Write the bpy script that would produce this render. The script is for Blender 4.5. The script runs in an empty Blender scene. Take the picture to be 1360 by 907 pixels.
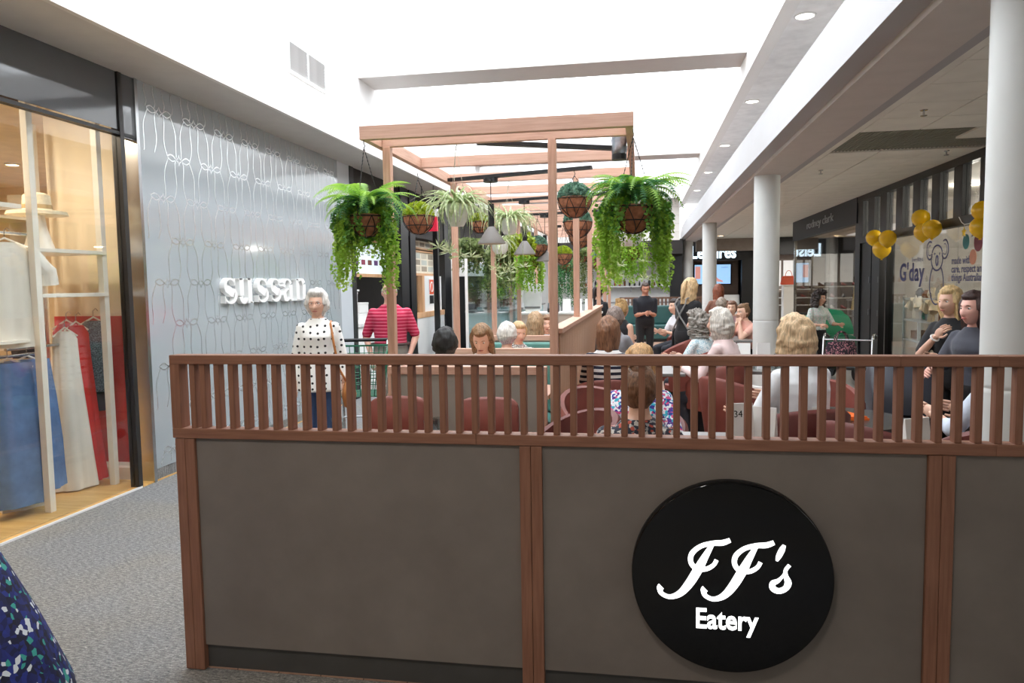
import bpy, bmesh, math, random
from mathutils import Vector, Matrix, noise as mnoise
random.seed(7)
PI = math.pi
scene = bpy.context.scene
COL = scene.collection
# ---------------------------------------------------------------- camera
FPX, YAW, PITCH, ROLL = 978.4, -.17233, -.07627, -.01518
EYE = Vector((0, 0, 1.55))
_F = Vector((math.sin(YAW)*math.cos(PITCH), math.cos(YAW)*math.cos(PITCH), math.sin(PITCH)))
_R0 = Vector((math.cos(YAW), -math.sin(YAW), 0)); _U0 = _R0.cross(_F)
_R = math.cos(ROLL)*_R0 + math.sin(ROLL)*_U0
_U = -math.sin(ROLL)*_R0 + math.cos(ROLL)*_U0
cd = bpy.data.cameras.new('camera'); cam = bpy.data.objects.new('camera', cd); COL.objects.link(cam)
cd.sensor_fit = 'HORIZONTAL'; cd.sensor_width = 36; cd.lens = 36*FPX/1360; cd.clip_start = .05; cd.clip_end = 300
cam.matrix_world = Matrix(((_R.x, _U.x, -_F.x, EYE.x), (_R.y, _U.y, -_F.y, EYE.y), (_R.z, _U.z, -_F.z, EYE.z), (0, 0, 0, 1)))
scene.camera = cam
def ray(x, y): return _F + _R*((x-680)/FPX) - _U*((y-453.5)/FPX)
def onY(x, y, Y): d = ray(x, y); return EYE + d*(Y/d.y)
def onX(x, y, X): d = ray(x, y); return EYE + d*(X/d.x)
def onZ(x, y, Z): d = ray(x, y); return EYE + d*((Z-1.55)/d.z)
# ---------------------------------------------------------------- sky and exposure
world = bpy.data.worlds.new('overcast_sky'); scene.world = world; world.use_nodes = True
wn = world.node_tree.nodes; wn['Background'].inputs[0].default_value = (.985, .99, 1, 1); wn['Background'].inputs[1].default_value = 6.2
vs = scene.view_settings; vs.view_transform = 'Standard'; vs.look = 'None'; vs.exposure = 0.0; vs.gamma = 1; vs.use_curve_mapping = False
# ---------------------------------------------------------------- materials
def lin(c):
    r = [((x/255)/12.92 if x/255 <= .04045 else ((x/255+.055)/1.055)**2.4) for x in c]
    return (r[0], r[1], r[2], 1)
class N:
    def __init__(s, name):
        s.m = bpy.data.materials.new(name); s.m.use_nodes = True
        s.t = s.m.node_tree; s.b = s.t.nodes['Principled BSDF']; s.out = s.t.nodes['Material Output']
    def n(s, ty, **k):
        x = s.t.nodes.new(ty)
        for a, v in k.items():
            if a.startswith('i_'): x.inputs[a[2:].replace('_', ' ')].default_value = v
            else: setattr(x, a, v)
        return x
    def l(s, a, b): s.t.links.new(a, b)
    def coord(s, scale=(1, 1, 1), kind='Object', rot=(0, 0, 0)):
        c = s.n('ShaderNodeTexCoord'); mp = s.n('ShaderNodeMapping'); s.l(c.outputs[kind], mp.inputs[0])
        mp.inputs['Scale'].default_value = scale; mp.inputs['Rotation'].default_value = rot
        return mp.outputs[0]
    def ramp(s, fac, stops, interp='LINEAR'):
        r = s.n('ShaderNodeValToRGB'); r.color_ramp.interpolation = interp; e = r.color_ramp.elements
        while len(e) < len(stops): e.new(.5)
        for i, (p, c) in enumerate(stops): e[i].position = p; e[i].color = c
        s.l(fac, r.inputs[0]); return r.outputs[0]
    def base(s, sock): s.l(sock, s.b.inputs['Base Color'])
    def bump(s, fac, st=.3, dist=.002):
        b = s.n('ShaderNodeBump'); b.inputs['Strength'].default_value = st; b.inputs['Distance'].default_value = dist
        s.l(fac, b.inputs['Height']); s.l(b.outputs[0], s.b.inputs['Normal'])
    def noise(s, vec, scale=5, detail=3, rough=.5):
        x = s.n('ShaderNodeTexNoise'); s.l(vec, x.inputs['Vector']); x.inputs['Scale'].default_value = scale
        x.inputs['Detail'].default_value = detail; x.inputs['Roughness'].default_value = rough; return x.outputs['Fac']
MATS = {}
def mat(name, col, rough=.5, metal=0, vary=.08, scale=6, bump=0, coat=0, emit=None, est=1, spec=None, sheen=0, stretch=(1, 1, 1)):
    """plain procedural material: one colour with a soft noise variation and optional relief"""
    if name in MATS: return MATS[name]
    a = N(name); b = a.b
    c = lin(col); v = a.coord(stretch); nz = a.noise(v, scale)
    lo = tuple(x*(1-vary) for x in c[:3])+(1,); hi = tuple(min(1, x*(1+vary)) for x in c[:3])+(1,)
    a.base(a.ramp(nz, [(.3, lo), (.7, hi)]))
    b.inputs['Roughness'].default_value = rough; b.inputs['Metallic'].default_value = metal
    b.inputs['Coat Weight'].default_value = coat; b.inputs['Coat Roughness'].default_value = .05
    if spec is not None: b.inputs['Specular IOR Level'].default_value = spec
    if sheen: b.inputs['Sheen Weight'].default_value = sheen
    if bump: a.bump(a.noise(v, scale*6, 4), bump)
    if emit: b.inputs['Emission Color'].default_value = lin(emit); b.inputs['Emission Strength'].default_value = est
    MATS[name] = a.m; return a.m
def glassmat(name, tint=(255, 255, 255), refl=.12, rough=.02):
    if name in MATS: return MATS[name]
    a = N(name); tr = a.n('ShaderNodeBsdfTransparent'); tr.inputs[0].default_value = lin(tint)
    gl = a.n('ShaderNodeBsdfGlossy'); gl.inputs['Roughness'].default_value = rough
    fr = a.n('ShaderNodeLayerWeight'); pw = a.n('ShaderNodeMath', operation='POWER'); pw.inputs[1].default_value = 4; a.l(fr.outputs['Facing'], pw.inputs[0])
    ad = a.n('ShaderNodeMath', operation='MULTIPLY_ADD'); ad.inputs[1].default_value = .6; ad.inputs[2].default_value = refl; a.l(pw.outputs[0], ad.inputs[0])
    mx = a.n('ShaderNodeMixShader'); a.l(ad.outputs[0], mx.inputs[0]); a.l(tr.outputs[0], mx.inputs[1]); a.l(gl.outputs[0], mx.inputs[2])
    a.l(mx.outputs[0], a.out.inputs['Surface']); MATS[name] = a.m; return a.m
def woodmat(name, c1, c2, axis='Z', rough=.55, scale=1.0):
    if name in MATS: return MATS[name]
    a = N(name); s = [22*scale, 22*scale, 22*scale]; s['XYZ'.index(axis)] = 1.2*scale
    v = a.coord(tuple(s)); n1 = a.noise(v, 2.2, 5, .62); v2 = a.coord((1.5, 1.5, 1.5)); n2 = a.noise(v2, 2, 2)
    m = a.n('ShaderNodeMath', operation='MULTIPLY_ADD'); a.l(n1, m.inputs[0]); m.inputs[1].default_value = .75; 
    m2 = a.n('ShaderNodeMath', operation='MULTIPLY'); a.l(n2, m2.inputs[0]); m2.inputs[1].default_value = .25; a.l(m2.outputs[0], m.inputs[2])
    a.base(a.ramp(m.outputs[0], [(.36, lin(c1)), (.62, lin(c2))])); a.b.inputs['Roughness'].default_value = rough
    a.bump(n1, .12, .001); MATS[name] = a.m; return a.m
# ---------------------------------------------------------------- mesh helpers
def frame(d, up=Vector((0, 0, 1))):
    d = Vector(d).normalized()
    if abs(d.dot(up)) > .98: up = Vector((0, 1, 0))
    x = up.cross(d).normalized(); y = d.cross(x); return x, y, d
class MB:
    def __init__(s): s.v = []; s.f = []; s.mi = []; s.cur = 0
    def add(s, vs, fs):
        k = len(s.v); s.v.extend([tuple(p) for p in vs])
        for q in fs: s.f.append(tuple(k+i for i in q)); s.mi.append(s.cur)
        return s
    def box(s, x0, x1, y0, y1, z0, z1):
        vs = [(x, y, z) for z in (z0, z1) for y in (y0, y1) for x in (x0, x1)]
        return s.add(vs, [(0, 2, 3, 1), (4, 5, 7, 6), (0, 1, 5, 4), (2, 6, 7, 3), (0, 4, 6, 2), (1, 3, 7, 5)])
    def obox(s, c, size, M=None):
        M = M or Matrix.Identity(3); c = Vector(c)
        vs = [c + M @ Vector((x*size[0]/2, y*size[1]/2, z*size[2]/2)) for z in (-1, 1) for y in (-1, 1) for x in (-1, 1)]
        return s.add(vs, [(0, 2, 3, 1), (4, 5, 7, 6), (0, 1, 5, 4), (2, 6, 7, 3), (0, 4, 6, 2), (1, 3, 7, 5)])
    def loft(s, rings, cap=True, closed=False):
        n = len(rings[0]); vs = [p for r in rings for p in r]; fs = []; m = len(rings)
        for i in range(m if closed else m-1):
            a = i*n; b = ((i+1) % m)*n
            for j in range(n): k = (j+1) % n; fs.append((a+j, a+k, b+k, b+j))
        if cap and not closed: fs.append(tuple(range(n-1, -1, -1))); fs.append(tuple((m-1)*n+j for j in range(n)))
        return s.add(vs, fs)
    def tube(s, pts, r, seg=8, cap=True, closed=False):
        pts = [Vector(p) for p in pts]; rr = r if isinstance(r, (list, tuple)) else [r]*len(pts); rings = []
        up = Vector((0, 0, 1)); px = None
        for i, p in enumerate(pts):
            if closed: d = pts[(i+1) % len(pts)] - pts[i-1]
            else: d = pts[min(i+1, len(pts)-1)] - pts[max(i-1, 0)]
            if d.length < 1e-9: d = Vector((0, 0, 1))
            d.normalize()
            if px is None: x, y, _ = frame(d)
            else:
                x = px - d*px.dot(d)
                if x.length < 1e-6: x, y, _ = frame(d)
                x.normalize(); y = d.cross(x)
            px = x
            rings.append([p + (x*math.cos(2*PI*j/seg) + y*math.sin(2*PI*j/seg))*rr[i] for j in range(seg)])
        return s.loft(rings, cap, closed)
    def cyl(s, p0, p1, r0, r1=None, seg=16): return s.tube([p0, p1], [r0, r0 if r1 is None else r1], seg)
    def lathe(s, prof, seg=20, c=(0, 0, 0), cap=True, M=None):
        c = Vector(c); M = M or Matrix.Identity(3)
        return s.loft([[c + M @ Vector((r*math.cos(2*PI*j/seg), r*math.sin(2*PI*j/seg), z)) for j in range(seg)] for r, z in prof], cap)
    def ell(s, c, r, seg=16, rings=10, M=None):
        c = Vector(c); M = M or Matrix.Identity(3); vs = [c + M @ Vector((0, 0, -r[2]))]; fs = []
        for i in range(1, rings):
            t = -PI/2 + PI*i/rings
            for j in range(seg): a = 2*PI*j/seg; vs.append(c + M @ Vector((r[0]*math.cos(t)*math.cos(a), r[1]*math.cos(t)*math.sin(a), r[2]*math.sin(t))))
        vs.append(c + M @ Vector((0, 0, r[2]))); last = len(vs)-1
        for j in range(seg):
            k = (j+1) % seg; fs.append((0, 1+k, 1+j)); fs.append((last, last-seg+j, last-seg+k))
        for i in range(rings-2):
            for j in range(seg): k = (j+1) % seg; a = 1+i*seg; fs.append((a+j, a+k, a+seg+k, a+seg+j))
        return s.add(vs, fs)
    def prism(s, pts, ext):
        """closed polygon (3d points) extruded along vector ext"""
        pts = [Vector(p) for p in pts]; n = len(pts); e = Vector(ext)
        return s.add(pts+[p+e for p in pts], [tuple(range(n-1, -1, -1)), tuple(range(n, 2*n))]+[(i, (i+1) % n, n+(i+1) % n, n+i) for i in range(n)])
    def ribbon(s, pts, w, O, ux, uy, un, t):
        """stroke of varying width drawn in the plane (O,ux,uy), raised by t along un"""
        P = [Vector((p[0], p[1])) for p in pts]; ww = w if isinstance(w, (list, tuple)) else [w]*len(P); rings = []
        for i, p in enumerate(P):
            d = P[min(i+1, len(P)-1)] - P[max(i-1, 0)]
            if d.length < 1e-9: d = Vector((1, 0))
            d.normalize(); nrm = Vector((-d.y, d.x)); a = p+nrm*ww[i]/2; b = p-nrm*ww[i]/2
            q = lambda c, h: O + ux*c.x + uy*c.y + un*h
            rings.append([q(a, 0), q(b, 0), q(b, t), q(a, t)])
        return s.loft(rings)
    def build(s, name, mats, parent=None, smooth=False, bevel=0, fix=True):
        me = bpy.data.meshes.new(name); me.from_pydata(s.v, [], s.f)
        if not isinstance(mats, (list, tuple)): mats = [mats]
        for m in mats: me.materials.append(m)
        if len(mats) > 1: me.polygons.foreach_set('material_index', s.mi)
        if fix:
            b = bmesh.new(); b.from_mesh(me); bmesh.ops.recalc_face_normals(b, faces=b.faces); b.to_mesh(me); b.free()
        if smooth:
            me.polygons.foreach_set('use_smooth', [True]*len(me.polygons)); me.set_sharp_from_angle(angle=math.radians(50))
        me.update(); return link(name, me, parent, bevel)
def link(name, me, parent=None, bevel=0):
    o = bpy.data.objects.new(name, me); COL.objects.link(o)
    if parent is not None: o.parent = parent
    if bevel:
        m = o.modifiers.new('bevel', 'BEVEL'); m.width = bevel; m.segments = 2; m.limit_method = 'ANGLE'; m.angle_limit = math.radians(40)
    return o
def tag(o, label, cat, group=None, kind=None):
    o['label'] = label; o['category'] = cat
    if group: o['group'] = group
    if kind: o['kind'] = kind
    return o
def thing(name, label, cat, loc=(0, 0, 0), rz=0, group=None):
    o = bpy.data.objects.new(name, None); COL.objects.link(o); o.empty_display_size = .1
    o.location = loc; o.rotation_euler = (0, 0, rz); return tag(o, label, cat, group)
def struct(o, label=None, cat=None):
    o['kind'] = 'structure'
    if label: o['label'] = label
    if cat: o['category'] = cat
    return o
def sempty(name, label, cat, loc=(0, 0, 0)):
    o = bpy.data.objects.new(name, None); COL.objects.link(o); o.location = loc; return struct(o, label, cat)
def copy_tree(o, parent=None):
    c = o.copy(); COL.objects.link(c); c.parent = parent
    for ch in o.children: copy_tree(ch, c)
    return c
def piece(me, name, parent, loc, rot=(0, 0, 0), sc=None, bevel=0):
    o = link(name, me, parent, bevel); o.location = loc; o.rotation_euler = rot
    if sc: o.scale = sc
    return o
def textmesh(txt, size, depth=.004, bold=0, space=1.0, shear=0):
    cu = bpy.data.curves.new('t', 'FONT'); cu.body = txt; cu.size = size; cu.extrude = depth/2; cu.offset = bold; cu.space_character = space; cu.shear = shear
    cu.resolution_u = 3; o = bpy.data.objects.new('t', cu); COL.objects.link(o)
    bpy.context.view_layer.update(); dg = bpy.context.evaluated_depsgraph_get()
    me = bpy.data.meshes.new_from_object(o.evaluated_get(dg)); bpy.data.objects.remove(o); bpy.data.curves.remove(cu)
    return me
def text(name, txt, size, m, parent, loc, rot, depth=.004, bold=0, space=1.0, shear=0, width=None, sx=1):
    me = textmesh(txt, size, depth, bold, space, shear); me.materials.clear(); me.materials.append(m); me.name = name
    xs = [v.co.x for v in me.vertices]
    if width: sx = width/(max(xs)-min(xs))
    for v in me.vertices: v.co.x = (v.co.x-min(xs))*sx
    o = link(name, me, parent); o.location = loc; o.rotation_euler = rot; return o
R90 = PI/2
ROT_BACK = (R90, 0, 0)        # faces the camera side (-Y)
ROT_LEFTWALL = (R90, 0, R90)  # on a wall at the left, faces +X
ROT_RIGHTWALL = (R90, 0, -R90)# on a wall at the right, faces -X
# ================================================================ THE SETTING
M_white = mat('white_paint', (238, 238, 236), .6, vary=.02, scale=2)
M_grey_soffit = mat('soffit_paint', (205, 200, 194), .6, vary=.03)
M_ceil = mat('ceiling_tile', (236, 236, 226), .85, vary=.05, scale=3, bump=.1)
M_black = mat('black_metal', (22, 23, 25), .4, vary=.1)
M_navy = mat('charcoal_facade', (38, 43, 49), .5, vary=.06)
M_chrome = mat('brushed_steel', (190, 192, 194), .22, 1, vary=.05)
M_dark = mat('dark_wall', (46, 42, 40), .7)
M_cream = mat('cream_wall', (236, 220, 192), .7, vary=.04)
M_glass = glassmat('window_glass', (250, 252, 252), .05)
M_roofglass = glassmat('skylight_glass', (248, 250, 252), .02, .3)
M_lamp = mat('lamp_glow', (255, 250, 240), .4, emit=(255, 248, 236), est=9)
M_lampw = mat('lamp_glow_warm', (255, 236, 200), .4, emit=(255, 214, 160), est=16)
# carpet
a = N('grey_carpet'); v = a.coord((1, 1, 1)); n1 = a.noise(v, 120, 4, .75); n2 = a.noise(a.coord((34, 150, 1), rot=(0, 0, .5)), 1.0, 4); n3 = a.noise(v, 1.1, 2)
mm = a.n('ShaderNodeMath', operation='ADD'); a.l(n1, mm.inputs[0]); a.l(n2, mm.inputs[1])
h = a.n('ShaderNodeMath', operation='MULTIPLY'); a.l(mm.outputs[0], h.inputs[0]); h.inputs[1].default_value = .5
c1 = a.ramp(h.outputs[0], [(.34, lin((84, 86, 90))), (.5, lin((134, 133, 132))), (.66, lin((188, 186, 182)))])
mx = a.n('ShaderNodeMix', data_type='RGBA', blend_type='MULTIPLY'); mx.inputs[0].default_value = .35
a.l(c1, mx.inputs[6]); a.l(a.ramp(n3, [(.4, (.86, .92, 1, 1)), (.6, (1, .92, .74, 1))]), mx.inputs[7]); a.base(mx.outputs[2])
a.b.inputs['Roughness'].default_value = 1; a.b.inputs['Specular IOR Level'].default_value = .1; a.bump(h.outputs[0], .8, .006); M_carpet = a.m
# vinyl floor of the eatery (planks in perspective are hidden behind the barrier; joints as relief)
a = N('timber_vinyl'); br = a.n('ShaderNodeTexBrick'); a.l(a.coord((1, 1, 1), rot=(0, 0, R90)), br.inputs['Vector']); br.inputs['Scale'].default_value = 1
br.inputs['Brick Width'].default_value = 1.2; br.inputs['Row Height'].default_value = .18; br.inputs['Mortar Size'].default_value = .003
br.inputs['Color1'].default_value = lin((176, 140, 120)); br.inputs['Color2'].default_value = lin((160, 124, 106)); br.inputs['Mortar'].default_value = lin((110, 84, 72))
a.base(br.outputs[0]); a.b.inputs['Roughness'].default_value = .35; M_vinyl = a.m
a = N('dark_floor_tile'); br = a.n('ShaderNodeTexBrick'); a.l(a.coord((1, 1, 1)), br.inputs['Vector']); br.inputs['Scale'].default_value = 1; br.offset = 0
br.inputs['Brick Width'].default_value = .6; br.inputs['Row Height'].default_value = .6; br.inputs['Mortar Size'].default_value = .004
br.inputs['Color1'].default_value = lin((132, 130, 126)); br.inputs['Color2'].default_value = lin((122, 120, 117)); br.inputs['Mortar'].default_value = lin((84, 84, 84))
a.base(br.outputs[0]); a.b.inputs['Roughness'].default_value = .3; M_tile = a.m
M_boards = woodmat('shop_floor_timber', (214, 160, 84), (240, 196, 122), 'X', .4)

XW, ZS = -3.877, 3.2        # left shopfront plane and its soffit
XR = 3.86                   # right shopfront plane
CZ = 3.02                   # lower ceiling
struct(MB().box(XW, 9, -9, 34, -.1, 0).build('floor', M_carpet), 'grey flecked carpet of the mall walkway', 'floor')
struct(MB().box(-1.84, 1.95, 2.66, 24.0, .001, .006).build('floor_eatery', M_vinyl), 'brown timber look vinyl floor inside the eatery', 'floor')
struct(MB().box(1.95, 9, -2, 34, .001, .006).build('floor_concourse', M_tile), 'dark tiled concourse floor along the right hand shops', 'floor')
struct(MB().box(-9.5, XW, -9, 9.35, -.1, .012).build('floor_shop', M_boards), 'golden timber floor inside the clothes shop', 'floor')
struct(MB().box(-9.5, XW, 9.35, 34, -.1, .004).build('floor_takeaway', M_tile), 'dark floor inside the takeaway shop', 'floor')
struct(MB().box(XW-.004, XW+.008, -2, 5.13, 0, .014).build('trim_1', M_white), 'pale threshold strip between carpet and timber', 'trim')
struct(MB().box(-9.6, 10, 34, 34.2, -.1, 3.4).build('wall_end', mat('end_wall', (96, 90, 86), .8)), 'dim grey wall closing the far end of the mall', 'wall')
struct(MB().box(10, 10.2, -9, 34, -.1, 3.4).build('wall_outer', MATS['end_wall']), 'dim grey outer wall behind the right hand shops', 'wall')
struct(MB().box(-9.6, 1.95, 26.7, 34, 3.0, 3.1).build('ceiling_far', MATS['end_wall']), 'dim ceiling behind the kitchen wall', 'ceiling')
# ---- left: soffit, fascia and the white wall of the light well
XF = -3.29
struct(MB().box(-9.5, XF, -9, 25, ZS, ZS+.12).build('ceiling_soffit', M_grey_soffit), 'grey soffit above the left shopfronts', 'soffit')
wl = sempty('wall_left', 'white upper wall of the light well with stepped cornice', 'wall')
MB().box(XF-.02, XF+.02, -9, 25, ZS-.012, ZS+.125).build('cornice', mat('cornice_paint', (222, 219, 214), .6, vary=.02), wl)
MB().box(XF-.1, XF-.005, -9, 25, ZS+.125, ZS+.19).build('cornice_step', M_white, wl)
MB().box(-3.75, -3.6, 3.1, 25, ZS+.12, 4.75).build('upper_wall', mat('well_wall_paint', (226, 226, 226), .6, vary=.02), wl)
# ---- skylight: real openings to the sky, beams between them
sk = sempty('ceiling_skylight', 'long glazed skylight with white cross beams', 'skylight')
for y0, y1 in ((3.0, 3.2), (9.32, 9.93), (16.2, 16.8), (24.4, 25.0)):
    MB().box(-3.6, 1.26, y0, y1, 4.26, 4.62).build('beam', mat('beam_paint', (196, 192, 190), .7, vary=.02), sk)
for y0, y1 in ((3.1, 9.6), (9.6, 16.5), (16.5, 24.7)):
    for i in range(4):
        x0 = -3.6+i*4.86/4
        MB().box(x0, x0+4.86/4, y0, y1, 4.63, 4.636).build('pane', M_roofglass, sk)
# end wall of the light well, with a white plaster face
we = sempty('wall_far', 'white end wall of the light well above the far counter', 'wall')
MB().box(-3.75, 1.3, 25, 25.15, 2.95, 4.75).build('plaster', mat('far_plaster', (226, 222, 216), .7, vary=.03), we)
for k in range(1, 6): MB().box(-3.6, 1.3, 24.992, 25, 2.95+k*.27-.004, 2.95+k*.27+.004).build('joint', mat('joint_grey', (190, 186, 180), .8), we)
# ceiling over the place where the photographer stands
struct(MB().box(-3.75, 1.32, -9, 3.1, 3.0, 3.12).build('ceiling', M_white), 'white ceiling over the walkway before the skylight', 'ceiling')
struct(MB().box(-3.75, 1.32, 3.0, 3.1, 3.1, 4.75).build('wall_near', M_white), 'white near end wall of the light well', 'wall')
struct(MB().box(-9.5, 9, -9.2, -9, -.1, 3.3).build('wall_back', mat('back_wall', (186, 180, 174), .8)), 'grey wall at the end of the mall', 'wall')
# ---- right bulkhead with downlights, its stepped cornice and the beam on the columns
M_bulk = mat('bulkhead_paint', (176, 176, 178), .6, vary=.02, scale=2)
wr = sempty('wall_right', 'stepped white bulkhead and beam above the round columns', 'bulkhead')
MB().box(1.26, 1.40, -9, 25, 4.0, 4.75).build('upper_fascia', M_white, wr)
MB().box(1.28, 2.1, -9, 25, 4.1, 4.2).build('downlight_soffit', mat('downlight_soffit_paint', (246, 246, 246), .6), wr)
MB().box(2.0, 2.12, -9, 25, 3.4, 4.15).build('recess_back', M_white, wr)
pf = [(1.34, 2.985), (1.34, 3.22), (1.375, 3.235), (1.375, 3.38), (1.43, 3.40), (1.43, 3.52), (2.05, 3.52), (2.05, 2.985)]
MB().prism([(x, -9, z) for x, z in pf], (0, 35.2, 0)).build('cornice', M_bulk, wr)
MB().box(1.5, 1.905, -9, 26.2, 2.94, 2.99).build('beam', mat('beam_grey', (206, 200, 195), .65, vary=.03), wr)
# ---- lower ceiling: each tile of the grid is a piece of its own
cl = sempty('ceiling_right', 'suspended tile ceiling over the right hand walkway', 'ceiling')
MB().box(1.9, 10, -9, 34, CZ+.03, CZ+.1).build('ceiling_deck', mat('ceiling_joint', (60, 58, 55), .9), cl)
gr = mat('vent_grille', (136, 138, 126), .6); TXS = (2.449, 3.011, 3.562); tm = None; PY_ = .6075
for i in range(3):
    for k in range(47):
        x = TXS[i]; y = -2.33+PY_*k+.304
        if i < 2 and 8.0 < y < 9.2: continue
        if i == 2 and 8.6 < y < 9.2: continue
        if tm is None: o = MB().box(-.2755, .2755, -.2985, .2985, 0, .03).build('tile', M_ceil, cl, bevel=.003); tm = o.data
        else: o = piece(tm, 'tile', cl, (0, 0, 0), bevel=.003)
        o.location = (x, y, CZ)
bl = None
for i, y0, y1 in ((0, 8.0, 9.2), (1, 8.0, 9.2), (2, 8.6, 9.2)):   # dark air return grilles with their blades
    g = MB().box(-.272, .272, y0+.01, y1-.01, .02, .03).build('air_grille', gr, cl); g.location = (TXS[i], 0, CZ)
    for k in range(14):
        x = -.25+k*.0385; nm_ = MB().box(-.007, .007, y0+.012, y1-.012, .012, .02).build('blade', gr, g); nm_.location = (x, 0, 0)
MB().box(1.9, 2.168, -9, 34, CZ, CZ+.03).build('edge_tile', M_ceil, cl); MB().box(3.845, 10, -9, 34, CZ, CZ+.03).build('edge_tile', M_ceil, cl)
MB().box(1.9, 4.6, 26.1, 26.3, 2.6, 3.1).build('end_bulkhead', mat('end_band', (150, 138, 128), .7), cl)
# ---- downlights in the bulkhead, sprinklers and lamps in the lower ceiling
def downlight(loc, lab, r=.105, warm=False, group=None, depth=.012):
    t = thing('downlight', lab, 'ceiling light', loc, 0, group)
    MB().lathe([(r*.8, -depth), (r*.98, -depth), (r, -.002), (r, 0), (r*.8, 0), (r*.8, -depth)], 28, cap=False).build('trim_ring', M_white, t, True)
    MB().lathe([(0.001, -depth*.45), (r*.8, -depth*.45), (r*.8, 0), (.001, 0)], 28).build('lens', M_lampw if warm else M_lamp, t, True)
for i, (y, w) in enumerate(((4.4, 0), (7.7, 0), (11.1, 0), (14.5, 0), (17.9, 0), (21.3, 0))):
    downlight((1.575, y, 4.1), 'round recessed downlight in the white bulkhead beside the skylight', group='bulkhead downlights')
for x, y in ((-2.6, .6), (-.4, .6), (-2.6, -2.4), (-.4, -2.4), (-1.5, -5.4)):  # unseen lamps added to brighten the near face of the barrier
    downlight((x, y, 3.0), 'round added downlight out of view in the ceiling over the near walkway', .11, False, 'added walkway downlights', .02)
    L = bpy.data.lights.new('walkway_fill_light', 'AREA'); L.shape = 'DISK'; L.size = .22; L.energy = 21; L.color = (1, .95, .88); lo = bpy.data.objects.new('walkway_fill_light', L); COL.objects.link(lo); lo.location = (x, y, 2.96)
for q, z in (((1227, 152), CZ), ((1090, 232), CZ), ((1257, 206), CZ)):
    p = onZ(q[0], q[1]-6, z); t = thing('fire_sprinkler', 'small metal fire sprinkler under the suspended ceiling', 'sprinkler', p, 0, 'ceiling sprinklers')
    MB().lathe([(.03, -.006), (.034, 0), (.001, 0)], 14).build('escutcheon', M_chrome, t); MB().cyl((0, 0, 0), (0, 0, -.045), .009).build('stem', M_chrome, t)
    MB().lathe([(.001, -.05), (.028, -.052), (.028, -.046), (.001, -.044)], 12).build('deflector', M_chrome, t)
for q in ((957, 313), (920, 322)):
    downlight(onZ(q[0], q[1], CZ), 'glowing round downlight under the lower ceiling by the far columns', .1, True, 'far ceiling downlights')
# ---- columns
def column(y, x=1.69, r=.165, lab=''):
    t = thing('round_column', lab, 'column', (x, y, 0)); 
    MB().lathe([(r, 0.006), (r, .3), (r, 1.0), (r, 1.018), (r-.003, 1.023), (r-.003, 1.029), (r, 1.034), (r, 1.05), (r, 2.94)], 48).build('shaft', mat('column_paint', (212, 215, 213), .45, vary=.02), t, True)
    MB().lathe([(r+.014, .006), (r+.014, .14), (r+.002, .15), (r, .15), (r, .006)], 48).build('base_collar', M_white, t, True)
column(3.86, 1.79, .168, 'thick white round column just behind the slatted barrier')
column(10.35, 1.67, .165, 'white round column beside the blonde diner in white shirt')
column(18.1, 1.63, .165, 'white round column beside the blonde waitress')
column(25.6, 1.6, .165, 'grey shaded round column before the dark lit sign')
# ================================================================ LEFT SHOPFRONT: CLOTHES SHOP
EX, EY, EZ = Vector((1, 0, 0)), Vector((0, 1, 0)), Vector((0, 0, 1))
M_panel = mat('back_painted_glass', (168, 176, 180), .1, vary=.015, scale=1, coat=.6)
M_header = mat('header_glass', (86, 90, 94), .06, vary=.02, coat=.8)
M_line = mat('silver_print', (226, 232, 234), .22, .75, vary=.02)
M_letter = mat('white_acrylic', (246, 246, 244), .4, vary=.01)
M_skirt = mat('grey_skirting', (128, 130, 132), .6)
M_whitewood = mat('white_lacquer', (244, 236, 222), .35, vary=.02)
shop = sempty('wall_shopfront', 'grey glass panelled shopfront wall with looped line pattern', 'wall')
for y0, y1 in ((5.31, 6.58), (6.585, 7.88), (7.885, 9.2)):
    MB().box(XW-.09, XW, y0, y1, .1, ZS).build('panel', M_panel, shop, bevel=.002)
MB().box(XW-.09, XW-.004, 5.31, 9.6, 0, .1).build('skirting', M_carpet, shop)
MB().box(XW-.12, XW+.01, 5.275, 5.31, 0, ZS).build('edge_strip', M_chrome, shop)
MB().box(XW-.09, XW-.01, 9.2, 9.62, .1, ZS).build('pilaster', mat('pilaster_grey', (196, 202, 208), .4, vary=.02), shop)
pat = MB(); rnd = random.Random(3); WL = .0095
O = Vector((XW+.0008, 0, 0))
def pl(pts, w=WL): pat.ribbon(pts, w, O, EY, EZ, EX, .0012)
ROWS = 9
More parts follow.
